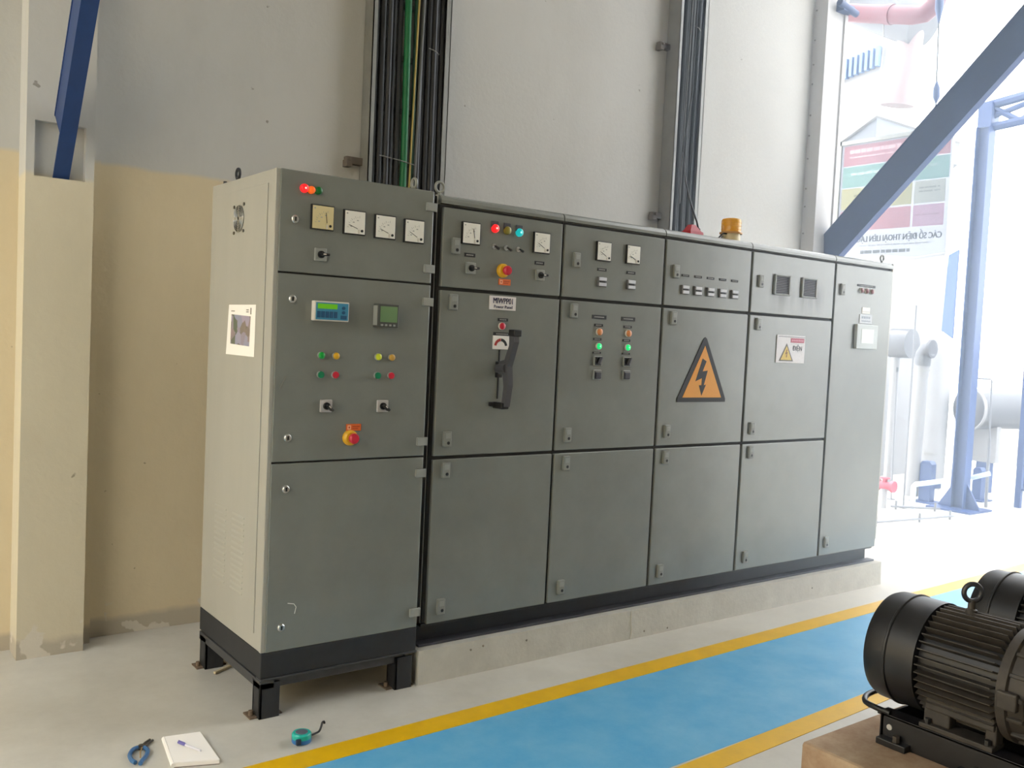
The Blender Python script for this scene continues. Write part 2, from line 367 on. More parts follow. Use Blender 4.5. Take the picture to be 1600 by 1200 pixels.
def pilot(x, z, y, par, m, name='pilot_lamp', r=0.0145, bez=LGREY, dome=0.006, proj=0.014, bz=1.06, core=None):
    o = MB().lathe((x, y, z), (0, -1, 0), [(0, r * bz), (proj * 0.55, r * bz), (proj * 0.7, r)], 20).build(name, bez, par, True)
    MB().lathe((x, y, z), (0, -1, 0), [(proj * 0.4, r * 0.97), (proj, r * 0.94), (proj + dome * 0.6, r * 0.7), (proj + dome, 0)], 20).build('lens' if 'lamp' in name else 'button_cap', m, o, True)
    if core: MB().lathe((x, y, z), (0, -1, 0), [(proj + dome * 0.7, r * 0.38), (proj + dome * 1.15, 0)], 12).build('glowing_core', core, o, True)
    return o
def selector(x, z, y, par, ang, s=0.052, m=None):
    h = s / 2
    o = B(x - h, x + h, y - 0.011, y + 0.001, z - h, z + h, 0.003).build('selector_switch', m or LGREY, par)
    MB().lathe((x, y, z), (0, -1, 0), [(0.010, 0.0155), (0.018, 0.0145), (0.018, 0)], 18).build('dial_ring', BLKP, o, True)
    R = Matrix.Rotation(-math.radians(ang), 3, 'Y')
    MB().box(x - 0.009, x + 0.026, y - 0.042, y - 0.016, z - 0.0055, z + 0.0055, 0.003, rot=R, piv=(x, y, z)).build('knob', BLKP, o)
    MB().box(x - 0.004, x + 0.008, y - 0.0435, y - 0.041, z - 0.0022, z + 0.0022, rot=R, piv=(x, y, z)).build('pointer_mark', PALER, o)
    return o
def estop(x, z, y, par, lx, lz, above):
    o = MB().lathe((x, y, z), (0, -1, 0), [(0, 0.033), (0.012, 0.032), (0.02, 0.024), (0.022, 0)], 28).build('emergency_stop', mat('estop_yellow', '#e0ab22', 0.35), par, True)
    MB().lathe((x, y, z), (0, -1, 0), [(0.018, 0.013), (0.03, 0.013), (0.032, 0.021), (0.046, 0.022), (0.053, 0.017), (0.055, 0)], 24).build('mushroom_button', RED, o, True)
    l = B(lx - 0.034, lx + 0.034, y - 0.003, y + 0.0005, lz - 0.014, lz + 0.014).build('emergency_label', ORNG, par)
    l['label'] = 'orange emergency stop label'
    MB().box(lx - 0.029, lx - 0.013, y - 0.0038, y - 0.0025, lz - 0.009, lz + 0.009).build('label_square', mat('label_peach', '#f2b48c', 0.5), l)
    MB().box(lx - 0.024, lx - 0.018, y - 0.0044, y - 0.0035, lz - 0.004, lz + 0.004).box(lx - 0.006, lx + 0.028, y - 0.0036, y - 0.0025, lz + 0.001, lz + 0.006).box(lx - 0.006, lx + 0.02, y - 0.0036, y - 0.0025, lz - 0.007, lz - 0.003).build('label_print', mat('label_dark_orange', '#b84a1c', 0.5), l)
def engraved(x, z, y, par, wd, ht, pale=PRINT):
    o = B(x - wd / 2, x + wd / 2, y - 0.003, y + 0.0005, z - ht / 2, z + ht / 2, 0.0008).build('engraved_label', INK, par)
    n = max(3, int(wd / 0.012)); t = MB(); ln = wd * 0.7
    for k in range(n):
        a = x - ln / 2 + ln * k / n; t.box(a, a + ln / n * 0.7, y - 0.0036, y - 0.0028, z - ht * 0.17, z + ht * 0.17)
    t.build('engraving', pale, o)
    return o
def twin_button(x, z, y, par):
    o = B(x - 0.030, x + 0.030, y - 0.010, y + 0.001, z - 0.025, z + 0.025, 0.003).build('twin_indicator', mat('indicator_grey', '#5c5c60', 0.45), par)
    wht = mat('indicator_white', '#cfcfd4', 0.4)
    B(x - 0.025, x + 0.025, y - 0.015, y - 0.009, z + 0.0055, z + 0.022, 0.002).build('upper_key', wht, o)
    B(x - 0.025, x + 0.025, y - 0.015, y - 0.009, z - 0.022, z - 0.0055, 0.002).build('lower_key', wht, o)
    B(x - 0.019, x + 0.017, y - 0.012, y - 0.009, z - 0.004, z + 0.004).build('centre_bar', INK, o)
def lifting_eye(x, y, z, par, edge=False, r=0.021, m=None):
    m = m or LGREY
    a = Vector((0, 1, 0)) if edge else Vector((1, 0, 0))
    c = Vector((x, y, z + r + 0.018))
    pts = [c + a * math.cos(2 * PI * k / 20) * r + Vector((0, 0, 1)) * math.sin(2 * PI * k / 20) * r for k in range(20)]
    o = MB().tube(pts, 0.0065, 8, True).build('lifting_eye', m, par, True)
    MB().lathe((x, y, z), (0, 0, 1), [(0, 0.018), (0.006, 0.018), (0.007, 0.009), (0.017, 0.008)], 14).build('eye_collar', m, o, True)

# ------------------------------------------------------------------ tall control cabinet
ZT = 2.2
tc = thing('control_cabinet', 'tallest grey control cabinet, leftmost, standing on black legs with its pale side lit', 'cabinet', (0.36, 0.36, 0))
W1, D1, ZB, ZP = 0.722, 0.735, 0.27, 0.165
MB().box(0.0, W1 + 0.004, 0.022, D1, ZB, ZT, 0.004).build('body', CAB, tc)
MB().box(-0.002, 0.018, 0.004, 0.024, ZB, ZT, 0.003).build('corner_post', CAB, tc)
MB().box(0.004, W1 - 0.004, 0.012, 0.024, ZB + 0.004, ZT - 0.004).build('gasket', GASK, tc)
sp = MB()
sp.box(-0.0045, 0.001, 0.08, 0.672, 0.332, 2.148, 0.002).build('side_panel', CAB, tc)
sidep = bpy.data.objects['side_panel']
tall_doors = []
for (z0, z1) in ((1.7995, ZT), (1.0405, 1.7925), (ZB, 1.0335)):
    d = MB().box(0.016, W1, 0.0, 0.014, z0, z1, 0.004).build('door', CABD, tc); tall_doors.append(d)
for z in (2.008, 1.693, 1.138, 0.931, 0.367):
    round_lock(0.078, z, 0, tall_doors[0] if z > 1.8 else tall_doors[1] if z > 1.04 else tall_doors[2])
for z in (2.13, 1.862, 1.718, 1.105, 0.964, 0.34):
    hinge(0.705, z, 0, tall_doors[0] if z > 1.8 else tall_doors[1] if z > 1.04 else tall_doors[2])
# pilot lamps, meters and switch of the top door
pilot(0.113, 2.133, 0, tc, REDL, r=0.0165, bez=REDL, core=REDH); pilot(0.143, 2.130, 0, tc, ORGL, r=0.0145, bez=ORGL); pilot(0.173, 2.131, 0, tc, DGRN, r=0.0155, bez=DGRN)
meter(0.194, 2.026, 0, tc, 97, True); meter(0.337, 2.022, 0, tc, 160); meter(0.480, 2.019, 0, tc, 158); meter(0.622, 2.016, 0, tc, 152)
selector(0.192, 1.878, 0, tc, 0)
# controller and power meter
plc = B(0.163, 0.316, -0.03, 0.001, 1.612, 1.692, 0.003).build('controller', PALER, tc)
B(0.169, 0.312, -0.0315, -0.029, 1.617, 1.686).build('keypad_panel', CYANP, plc)
B(0.176, 0.262, -0.033, -0.031, 1.661, 1.681).build('lcd', LCDG, plc)
for k in range(5):
    B(0.174 + k * 0.0185, 0.189 + k * 0.0185, -0.0335, -0.031, 1.625, 1.651, 0.001).build('key', NAVYK, plc)
for z in (1.667, 1.649): MB().cyl((0.290, -0.031, z), (0.290, -0.0345, z), 0.007, 12).build('round_key', NAVYK, plc)
B(0.278, 0.305, -0.0335, -0.031, 1.622, 1.637, 0.001).build('key', NAVYK, plc)
pm = B(0.444, 0.545, -0.04, 0.001, 1.598, 1.696, 0.003).build('power_meter', mat('meter_grey', '#4c4d4a', 0.4), tc)
B(0.4425, 0.4445, -0.036, -0.002, 1.606, 1.688).build('side_trim', LGREY, pm)
B(0.456, 0.537, -0.0415, -0.039, 1.620, 1.686).build('lcd', LCDD, pm)
for k in range(4): B(0.459 + k * 0.0195, 0.471 + k * 0.0195, -0.0425, -0.039, 1.603, 1.611, 0.002).build('key', LGREY, pm)
for x, dx in ((0.211, 0.065), (0.472, 0.065)):
    L_ = x < 0.3
    pilot(x, 1.472, 0, tc, BGRN if L_ else LIME); pilot(x + dx, 1.471, 0, tc, YEL if L_ else mat('dull_yellow', '#c0953a', 0.3))
    pilot(x, 1.393, 0, tc, GRN, 'push_button', dome=0.001); pilot(x + dx, 1.393, 0, tc, RED, 'push_button', dome=0.001)
selector(0.240, 1.265, 0, tc, -42, m=mat('switch_plate', '#b0aba8', 0.4)); selector(0.502, 1.263, 0, tc, -42, m=mat('switch_plate', '#b0aba8', 0.4))
estop(0.355, 1.131, 0, tc, 0.371, 1.174, True)
# scratches on the lowest and middle doors
MB().tube([(0.105, -0.0006, 0.462), (0.132, -0.0006, 0.456), (0.142, -0.0006, 0.442), (0.136, -0.0006, 0.415)], 0.0016, 5).build('scratch', mat('scratch_pale', '#d8d8d0', 0.6), tall_doors[2])
MB().tube([(0.066, -0.0004, 1.385), (0.048, -0.0004, 1.35), (0.042, -0.0004, 1.335)], 0.002, 5).build('scuff', mat('scuff_dark', '#6e6d64', 0.6), tall_doors[1])
# side: fan grille with rings, screws, louvres
fan = MB().lathe((-0.004, 0.381, 2.028), (-1, 0, 0), [(0, 0.056), (0.003, 0.056), (0.003, 0.0)], 32).build('fan_grille', mat('grille_shadow', '#3c3a36', 0.6), tc)
for r in (0.012, 0.021, 0.030, 0.039, 0.048, 0.056):
    MB().tube([(-0.0085, 0.381 + math.cos(2 * PI * k / 28) * r, 2.028 + math.sin(2 * PI * k / 28) * r) for k in range(28)], 0.0016, 6, True).build('guard_ring', CHROME, fan, True)
MB().box(-0.0095, -0.0075, 0.375, 0.387, 1.972, 2.084).box(-0.0095, -0.0075, 0.325, 0.437, 2.022, 2.034).build('guard_spoke', CHROME, fan)
for y, z in ((0.438, 2.08), (0.326, 2.085), (0.434, 1.970), (0.326, 1.974)):
    MB().cyl((-0.004, y, z), (-0.009, y, z), 0.007, 10).build('screw', mat('screw_dark', '#6a675f', 0.4, 0.6), fan, True)
lv0 = None
for y0, y1 in ((0.425, 0.565), (0.215, 0.355)):
    for k in range(14):
        z = 0.455 + k * 0.0245
        if lv0 is None:
            lv0 = MB().prism([(-0.0045, z), (-0.0045, z + 0.010), (-0.0072, z + 0.001), (-0.0072, z)], 'xz', y0, y1).build('louvre', CAB, sidep); lvz, lvy = z, y0
        else:
            c = lv0.copy(); COL.objects.link(c); c.parent = sidep; c.location = (0, y0 - lvy, z - lvz)
# paper notice taped to the side
pn = thing('paper_notice', 'white paper notice with a dark colour picture stuck on the left cabinet side', 'notice', (-0.006, 0.32, 1.45))
def sidequad(m, name, pts, x, par, th=0.0008):
    return MB().hull([(x, y, z) for y, z in pts], [(x - th, y, z) for y, z in pts]).build(name, m, par)
sidequad(PAPER, 'sheet', [(0.465, 1.665), (0.160, 1.665), (0.163, 1.452), (0.486, 1.451)], -0.0052, pn)
def photo_mat():
    m = bpy.data.materials.new('printed_picture'); m.use_nodes = True; nt = m.node_tree; N = nt.nodes; b = N['Principled BSDF']; b.inputs['Roughness'].default_value = 0.5
    g = N.new('ShaderNodeNewGeometry'); v = N.new('ShaderNodeTexVoronoi'); v.inputs['Scale'].default_value = 26; nt.links.new(g.outputs['Position'], v.inputs['Vector'])
    r = N.new('ShaderNodeValToRGB'); e = r.color_ramp.elements; e[0].color = (*srgb('#5e6a58'), 1); e[1].color = (*srgb('#a898a8'), 1)
    for p, h in ((0.3, '#857870'), (0.5, '#96858a'), (0.75, '#8f93a8')): x = e.new(p); x.color = (*srgb(h), 1)
    sp_ = N.new('ShaderNodeSeparateColor'); nt.links.new(v.outputs['Color'], sp_.inputs[0]); nt.links.new(sp_.outputs[0], r.inputs['Fac']); nt.links.new(r.outputs['Color'], b.inputs['Base Color']); return m
sidequad(photo_mat(), 'picture', [(0.431, 1.624), (0.212, 1.617), (0.219, 1.493), (0.436, 1.498)], -0.006, pn, 0.0004)
for a, b_, z0, z1 in ((0.395, 0.435, 1.636, 1.640), (0.236, 0.262, 1.641, 1.645), (0.236, 0.262, 1.633, 1.637), (0.206, 0.216, 1.625, 1.652)):
    B(-0.0066, -0.0058, a, b_, z0, z1).build('print_line', mat('print_grey', '#77736c', 0.7), pn)
# eyes on top
lifting_eye(0.676, 0.10, ZT, tc, True); lifting_eye(0.04, 0.53, ZT, tc, True, m=BLK)
MB().cyl((0.03, 0.66, ZT), (0.03, 0.66, ZT + 0.018), 0.008, 10).build('bolt', BLK, tc)
# black base: plinth frame and legs with welded feet
tb = tc
MB().box(0.0, W1, 0.0, D1, ZP, ZB, 0.003).build('plinth_frame', BLK, tb)
MB().box(0.0, W1 + 0.003, -0.006, 0.05, ZP - 0.008, ZP, 0.002).box(0, 0.06, 0, D1, ZP - 0.045, ZP - 0.008, 0.002).box(0.06, W1 - 0.06, 0.012, 0.022, ZP - 0.045, ZP - 0.006).build('angle_rail', mat('rail_black', '#3a3b3e', 0.5, 0, 0.2, 8), tb)
for x0, x1, y0, y1 in ((0.0, 0.085, 0.0, 0.075), (0.622, 0.707, 0.0, 0.075), (0.0, 0.085, 0.645, 0.72), (0.622, 0.707, 0.645, 0.72)):
    lg = MB().box(x0, x1, y0, y0 + 0.011, 0, ZP - 0.02, 0.002).box(x0, x0 + 0.011, y0, y1, 0, ZP - 0.02, 0.002).box(x0, x1, y1 - 0.01, y1, 0, ZP - 0.02).build('leg', BLK, tb)
    MB().box(x0 - 0.03, x1 + 0.02, y0 + 0.02, y1 + 0.02, 0, 0.006).cyl((x0 - 0.016, y0 + 0.05, 0.0), (x0 - 0.016, y0 + 0.05, 0.026), 0.010, 8).build('foot_plate', mat('rusty_plate', '#6b5a4a', 0.8, 0, 0.4, 30), lg)
tag(MB().box(0.01, 0.115, 0.585, 0.597, 0.004, 0.014, rot=Matrix.Rotation(0.5, 3, 'Z')).build('wood_sliver', mat('pale_wood', '#c2b291', 0.8), None, loc=(0, 0, 0)), 'thin pale wooden sliver lying by the back leg under the tall cabinet', 'stick')

# ------------------------------------------------------------------ row of power cabinets on the concrete pad
YR = 0.03; XS = [0.7925, 1.4918, 2.2033, 2.9246, 3.749, 4.403]; ZR0, ZR1, ZR2, ZR3 = 2.1525, 1.785, 1.0225, 0.262; ZC = 2.197
G = 0.009
pad = thing('concrete_pad', 'long low painted concrete pad under the row of grey cabinets', 'plinth', (2.6, 0.35, 0))
pm_ = MB()
NS = 60
for i in range(NS):     # slightly uneven front edge
    a, b_ = 0.74 + (4.45 - 0.74) * i / NS, 0.74 + (4.45 - 0.74) * (i + 1) / NS
    ya, yb = -0.006 + 0.002 * math.sin(i * 0.45), -0.006 + 0.002 * math.sin((i + 1) * 0.45)
    pm_.hull([(a, ya, 0), (b_, yb, 0), (b_, 0.72, 0), (a, 0.72, 0)], [(a, ya + 0.006, 0.155), (b_, yb + 0.006, 0.155), (b_, 0.72, 0.155), (a, 0.72, 0.155)])
bmesh.ops.remove_doubles(pm_.bm, verts=list(pm_.bm.verts), dist=0.0002)
pm_.build('slab', CONC, pad)
MB().tube([(2.062, -0.002, 0.15), (2.058, -0.006, 0.09), (2.064, -0.008, 0.05), (2.055, -0.009, 0.005)], 0.0022, 5).build('crack', mat('crack_pale', '#d9d4c8', 0.8), pad)
for x, z in ((1.02, 0.118), (1.09, 0.125), (1.35, 0.11), (2.16, 0.03), (2.34, 0.02), (3.66, 0.075)):
    MB().lathe((x, -0.009, z), (0, 1, 0), [(0, 0), (0.002, 0.006), (0.006, 0.004), (0.006, 0)], 7).build('chip', mat('chip_dark', '#7d766a', 0.9), pad)
bc = thing('base_channel', 'long black steel channel between the concrete pad and the cabinet row', 'base', (2.6, 0.35, 0.155))
MB().box(0.775, 4.40, 0.10, 0.62, 0.155, ZR3).build('web', BLK, bc)
MB().box(0.765, 4.43, 0.045, 0.10, 0.155, 0.167, 0.002).build('lower_flange', mat('flange_black', '#404148', 0.45, 0, 0.2, 6), bc)
MB().box(0.775, 4.40, 0.05, 0.10, ZR3 - 0.016, ZR3 - 0.002, 0.002).build('upper_flange', BLK, bc)

NAMES = ['grey power cabinet with rotary handle and blue-lettered nameplate, next right of the tallest',
         'grey power cabinet with two meters, green lamps and black knobs, in the row',
         'grey power cabinet bearing the big orange lightning triangle, amber beacon above it',
         'grey power cabinet with two louvred vents in its top door',
         'rightmost grey power cabinet with one full-height door and a small display']
cabs = []
for i in range(5):
    a, b_ = XS[i], XS[i + 1]
    c = thing('power_cabinet', NAMES[i], 'cabinet', ((a + b_) / 2, 0.35, ZR3), 'power cabinets in a row')
    cabs.append(c)
    xa = a - 0.018 if i == 0 else a; xb = b_ + (0.012 if i == 4 else 0)
    MB().box(xa, xb - 0.0008, 0.058, 0.62, ZR3, ZC, 0.003).build('body', CAB, c)
    MB().box(xa + 0.002, b_ - 0.002, 0.048, 0.06, ZR3 + 0.004, ZR0 + 0.004).build('gasket', GASK, c)
    MB().prism([(YR, ZR0 + 0.008), (YR, ZC - 0.022), (YR + 0.006, ZC - 0.008), (YR + 0.02, ZC + 0.001), (0.07, ZC + 0.001), (0.07, ZR0 + 0.008)], 'yz', xa + 0.0035, xb - 0.0035).build('header_strip', CABD, c)
    da, db = a + (G if i else 0.0), b_ - (G if i < 4 else 0.0)
    if i < 4: spans = ((ZR1 + 0.0075, ZR0 - 0.0075), (ZR2 + 0.0075, ZR1 - 0.0075), (ZR3, ZR2 - 0.0075))
    else: spans = ((ZR3, ZR0 - 0.0075),)
    ds = [MB().box(da, db, YR, 0.05, z0, z1, 0.0045, 3).build('door', CABD, c) for z0, z1 in spans]
    lx = a + (0.068 if i == 0 else 0.083)
    if i == 0: lx = 0.859
    if i < 4:
        latch(lx, 1.978, YR, ds[0]); latch(lx, 1.727, YR, ds[1]); latch(lx - 0.003, 1.108, YR, ds[1]); latch(lx - 0.003, 0.966, YR, ds[2]); latch(lx + 0.002, 0.338, YR, ds[2])
    else:
        latch(lx - 0.005, 1.986, YR, ds[0]); latch(lx - 0.01, 0.350, YR, ds[0])
lifting_eye(0.80, 0.085, ZC, cabs[0], False, 0.023); lifting_eye(4.375, 0.10, ZC, cabs[4], False, 0.02)
MB().box(4.403, 4.418, 0.033, 0.06, 0.31, ZC, 0.003).build('end_trim', CAB, cabs[4])

# cabinet with the rotary handle
c = cabs[0]
B(0.732, 0.7735, 0.062, 0.2, ZR3, ZC - 0.004).build('gap_shade_strip', GASK, c)  # black strip added to darken the gap beside the tall cabinet
meter(0.938, 2.042, YR, c, 101); meter(1.349, 2.039, YR, c, 150)
for x, z, m, core in ((1.073, 2.079, REDL, REDH), (1.143, 2.077, OLIVE, None), (1.214, 2.075, TEAL, mat('teal_core', '#a0ffff', 0.3, emit='#b0ffff', estr=1.0))):
    B(x - 0.020, x + 0.018, YR - 0.006, YR + 0.001, z + 0.004, z + 0.034, 0.002).build('lamp_plate', mat('lamp_plate_dark', '#3f3f46', 0.5), c)
    pilot(x, z, YR, c, m, r=0.0185, bez=m, core=core)
for x in (1.072, 1.143, 1.214):
    o = MB().lathe((x, YR, 1.996), (0, -1, 0), [(0, 0.012), (0.004, 0.012), (0.005, 0.007), (0.016, 0.006)], 12).build('toggle_switch', CHROME, c, True)
    MB().cyl((x, YR - 0.014, 1.996), (x + 0.006, YR - 0.034, 1.984), 0.0045, 8, 0.006).build('lever', INK, o, True)
engraved(0.941, 1.945, YR, c, 0.058, 0.017); engraved(1.346, 1.943, YR, c, 0.058, 0.017)
selector(0.946, 1.886, YR, c, 0); selector(1.349, 1.885, YR, c, 0)
estop(1.128, 1.889, YR, c, 1.143, 1.837, False)
np_ = B(1.060, 1.212, YR - 0.006, YR + 0.001, 1.706, 1.770, 0.001).build('nameplate', mat('plate_white', '#ded8d6', 0.4), c)
np_['label'] = 'white nameplate with dark blue lettering'
NB = mat('letter_navy', '#23245e', 0.5)
text_mb('MIWPP01', 0.038, front(1.138, 1.747, YR - 0.0066), 0.0008, 0.112, 0.0004).build('lettering', NB, np_)
text_mb('Power Panel', 0.02, front(1.138, 1.720, YR - 0.0066), 0.0008, 0.106, 0.0003).build('lettering', NB, np_)
engraved(1.144, 1.661, YR, c, 0.058, 0.014)
pilot(1.136, 1.631, YR, c, RED, 'push_button', r=0.0165, bez=PALER)
engraved(1.142, 1.594, YR, c, 0.100, 0.016)
iso = B(1.090, 1.184, YR - 0.004, YR + 0.001, 1.522, 1.586, 0.001).build('switch_scale', mat('scale_white', '#eae6e0', 0.4), c)
def arc(x, z, r0, r1, a0, a1, y):
    n = 10; A = [math.radians(a0 + (a1 - a0) * k / n) for k in range(n + 1)]
    return MB().prism([(x + r1 * math.cos(t), z + r1 * math.sin(t)) for t in A] + [(x + r0 * math.cos(t), z + r0 * math.sin(t)) for t in A[::-1]], 'xz', y, y - 0.001)
arc(1.135, 1.535, 0.025, 0.038, 172, 92, YR - 0.004).build('off_arc', mat('scale_red', '#a82a24', 0.5), iso)
arc(1.135, 1.535, 0.025, 0.038, 88, 8, YR - 0.004).build('on_arc', INK, iso)
B(1.1275, 1.1325, YR - 0.006, YR + 0.001, 1.29, 1.52).build('handle_slot', INK, c)
B(1.083, 1.152, YR - 0.014, YR + 0.001, 1.256, 1.274, 0.002).build('slot_plate', INK, c)
hd = MB().box(1.112, 1.142, YR - 0.02, YR + 0.001, 1.39, 1.465, 0.003).build('rotary_handle', BLKP, c)
arm = mat('handle_grey', '#4a4a4e', 0.4)
HX = -0.014
prof = [(YR - 0.008, 1.462), (YR - 0.05, 1.475), (YR - 0.082, 1.545), (YR - 0.078, 1.600), (YR - 0.112, 1.602), (YR - 0.118, 1.560), (YR - 0.098, 1.505), (YR - 0.075, 1.445), (YR - 0.085, 1.36), (YR - 0.068, 1.258), (YR - 0.040, 1.258), (YR - 0.052, 1.35), (YR - 0.040, 1.41), (YR - 0.008, 1.402)]
MB().prism([(y + HX if y < YR - 0.03 else y, z) for y, z in prof], 'yz', 1.116, 1.146).build('lever_arm', arm, hd)
MB().cyl((1.126, YR - 0.005, 1.432), (1.126, YR - 0.075, 1.436), 0.024, 18).build('hub', arm, hd, True)
MB().box(1.112, 1.156, YR - 0.138, YR - 0.09, 1.585, 1.617, 0.005).build('grip_end', BLKP, hd)
MB().box(1.104, 1.148, YR - 0.075, YR - 0.002, 1.246, 1.276, 0.005).build('grip_foot', BLKP, hd)
MB().box(1.1405, 1.1425, YR - 0.09, YR - 0.082, 1.462, 1.49).build('handle_mark', PALER, hd)

# second cabinet: meters and motor starters
c = cabs[1]
meter(1.752, 2.036, YR, c, 152, s=0.098); meter(1.958, 2.038, YR, c, 157, s=0.098)
for x in (1.751, 1.955):
    engraved(x, 1.944, YR, c, 0.062, 0.015); twin_button(x + 0.001, 1.883, YR, c)
    engraved(x - 0.002, 1.704, YR, c, 0.098, 0.020); engraved(x - 0.003, 1.663, YR, c, 0.058, 0.013)
    pilot(x, 1.629, YR, c, AMB, r=0.018, bez=PALER); engraved(x - 0.007, 1.592, YR, c, 0.054, 0.012)
    pilot(x, 1.556, YR, c, GRNL, r=0.016, bez=PALER, core=mat('green_core', '#90ffc0', 0.3, emit='#a0ffd0', estr=1.0)); engraved(x - 0.006, 1.523, YR, c, 0.056, 0.010)
    for z, a in ((1.482, 65), (1.411, 90)):
        o = B(x - 0.026, x + 0.026, YR - 0.010, YR + 0.001, z - 0.025, z + 0.025, 0.003).build('selector_switch', LGREY, c)
        B(x - 0.022, x + 0.022, YR - 0.0115, YR - 0.009, z - 0.021, z + 0.021, 0.002).build('switch_face', mat('switch_dark', '#3a3a42', 0.45), o)
        if z > 1.45:
            MB().lathe((x, YR, z), (0, -1, 0), [(0.010, 0.019), (0.018, 0.018), (0.018, 0)], 16).build('dial_ring', BLKP, o, True)
            MB().box(x - 0.020, x + 0.022, YR - 0.034, YR - 0.016, z - 0.005, z + 0.005, 0.002, rot=Matrix.Rotation(-math.radians(a), 3, 'Y'), piv=(x, YR, z)).build('knob', mat('knob_grey', '#55555c', 0.4), o)
        else:
            MB().box(x - 0.018, x + 0.018, YR - 0.018, YR - 0.010, z - 0.018, z + 0.012, 0.002).build('key_block', mat('key_block_dark', '#2c2c36', 0.45), o)
            MB().box(x - 0.018, x + 0.018, YR - 0.0135, YR - 0.010, z + 0.014, z + 0.018).build('marking', PRINT, o)
# third cabinet: five indicators
c = cabs[2]
for k in range(5):
    x = 2.366 + k * 0.1028
    engraved(x, 1.962, YR, c, 0.060, 0.013, PRINT); twin_button(x, 1.885, YR, c)
# fourth cabinet: vents
c = cabs[3]
for x0, x1 in ((3.132, 3.285), (3.400, 3.553)):
    z0, z1 = 1.908, 2.030
    v = MB().box(x0, x0 + 0.014, YR - 0.012, YR + 0.001, z0, z1, 0.002).box(x1 - 0.014, x1, YR - 0.012, YR + 0.001, z0, z1, 0.002).box(x0, x1, YR - 0.012, YR + 0.001, z1 - 0.008, z1, 0.002).box(x0, x1, YR - 0.012, YR + 0.001, z0, z0 + 0.008, 0.002).build('vent', LATCH, c)
    B(x0 + 0.012, x1 - 0.012, YR - 0.0015, YR + 0.001, z0 + 0.006, z1 - 0.006).build('vent_backing', mat('vent_dark', '#46454c', 0.7), v)
    for k in range(11):
        z = z0 + 0.011 + k * 0.0098
        MB().prism([(YR - 0.001, z + 0.003), (YR - 0.001, z + 0.0045), (YR - 0.010, z), (YR - 0.010, z - 0.0015)], 'yz', x0 + 0.013, x1 - 0.013).build('slat', mat('slat_grey', '#96959a', 0.5), v)
    for (dx, wd, ht) in ((0.02, 0.03, 0.10), (0.075, 0.04, 0.075), (0.12, 0.025, 0.06)):
        pass
vd = [o for o in c.children if o.name.startswith('door')][0]; vd.data.materials[0] = stained_door('vent_door_grey', '#7a7d77')
# last cabinet: lamps and display
c = cabs[4]
engraved(4.100, 2.026, YR, c, 0.205, 0.016)
for x in (4.040, 4.098, 4.158): pilot(x, 1.993, YR, c, mat('dull_red_lens', '#8a5a5c', 0.4), r=0.017, bez=PALER)
o = B(4.066, 4.156, YR - 0.003, YR + 0.001, 1.846, 1.886, 0.001).build('white_label', PAPER, c)
B(4.07, 4.152, YR - 0.0036, YR - 0.0028, 1.855, 1.858).build('rule', PRINT, o)
o = B(4.040, 4.185, YR - 0.004, YR + 0.001, 1.780, 1.838, 0.001).build('nameplate', mat('plate_grey', '#b9bcc0', 0.4), c)
t = MB()
for k in range(4): t.box(4.062 + k * 0.026, 4.082 + k * 0.026, YR - 0.0046, YR - 0.0038, 1.812, 1.826)
t.box(4.062, 4.165, YR - 0.0046, YR - 0.0038, 1.792, 1.799); t.build('lettering', mat('faded_print', '#7e8794', 0.5), o)
o = B(3.995, 4.235, YR - 0.022, YR + 0.001, 1.612, 1.772, 0.004).build('operator_display', mat('display_housing', '#b5bbb9', 0.4), c)
B(4.045, 4.185, YR - 0.0235, YR - 0.0205, 1.650, 1.742).build('display_screen', mat('display_pale', '#d6dcd6', 0.3), o)
# warning signs stuck on the doors
sg = thing('warning_sign', 'big orange triangle with black lightning arrow stuck on a cabinet door', 'sign', (2.55, YR, 1.27))
yb = YR - 0.001
def tri(ax, az, lx_, lz_, rx_, rz_): return [(lx_, lz_), (rx_, rz_), (ax, az)]
MB().prism([(2.352, 1.268), (2.350, 1.285), (2.543, 1.624), (2.556, 1.631), (2.568, 1.624), (2.752, 1.285), (2.750, 1.268)], 'xz', yb, yb - 0.003).build('black_border', INK, sg)
MB().prism([(2.392, 1.293), (2.714, 1.293), (2.556, 1.583)], 'xz', yb - 0.003, yb - 0.0038).build('orange_field', mat('sign_orange', '#e0941e', 0.45), sg)
bolt = [(2.522, 1.505), (2.558, 1.500), (2.543, 1.442), (2.580, 1.445), (2.562, 1.360), (2.585, 1.358), (2.548, 1.303), (2.532, 1.362), (2.546, 1.362), (2.546, 1.402), (2.490, 1.384)]
bolt = [(2.540, 1.512), (2.573, 1.497), (2.545, 1.440), (2.587, 1.445), (2.561, 1.362), (2.578, 1.366), (2.546, 1.303), (2.521, 1.362), (2.541, 1.362), (2.543, 1.402), (2.490, 1.384)]
MB().prism(bolt, 'xz', yb - 0.0038, yb - 0.0046).build('lightning_arrow', INK, sg)
s2 = thing('danger_sign', 'small white danger sign with yellow triangle on the fourth cabinet of the row', 'sign', (3.33, YR, 1.5))
B(3.192, 3.470, yb - 0.004, yb, 1.503, 1.672, 0.001).build('plate', mat('sign_white', '#dcd8d8', 0.45), s2)
B(3.205, 3.468, yb - 0.0048, yb - 0.0035, 1.660, 1.664).build('edge_line', mat('edge_grey', '#85838c', 0.5), s2)
MB().prism([(3.218, 1.514), (3.358, 1.514), (3.288, 1.622)], 'xz', yb - 0.004, yb - 0.005).build('triangle_border', mat('tri_dark', '#5f5a52', 0.5), s2)
MB().prism([(3.234, 1.521), (3.342, 1.521), (3.288, 1.606)], 'xz', yb - 0.005, yb - 0.0056).build('yellow_triangle', mat('tri_yellow', '#d8b848', 0.45), s2)
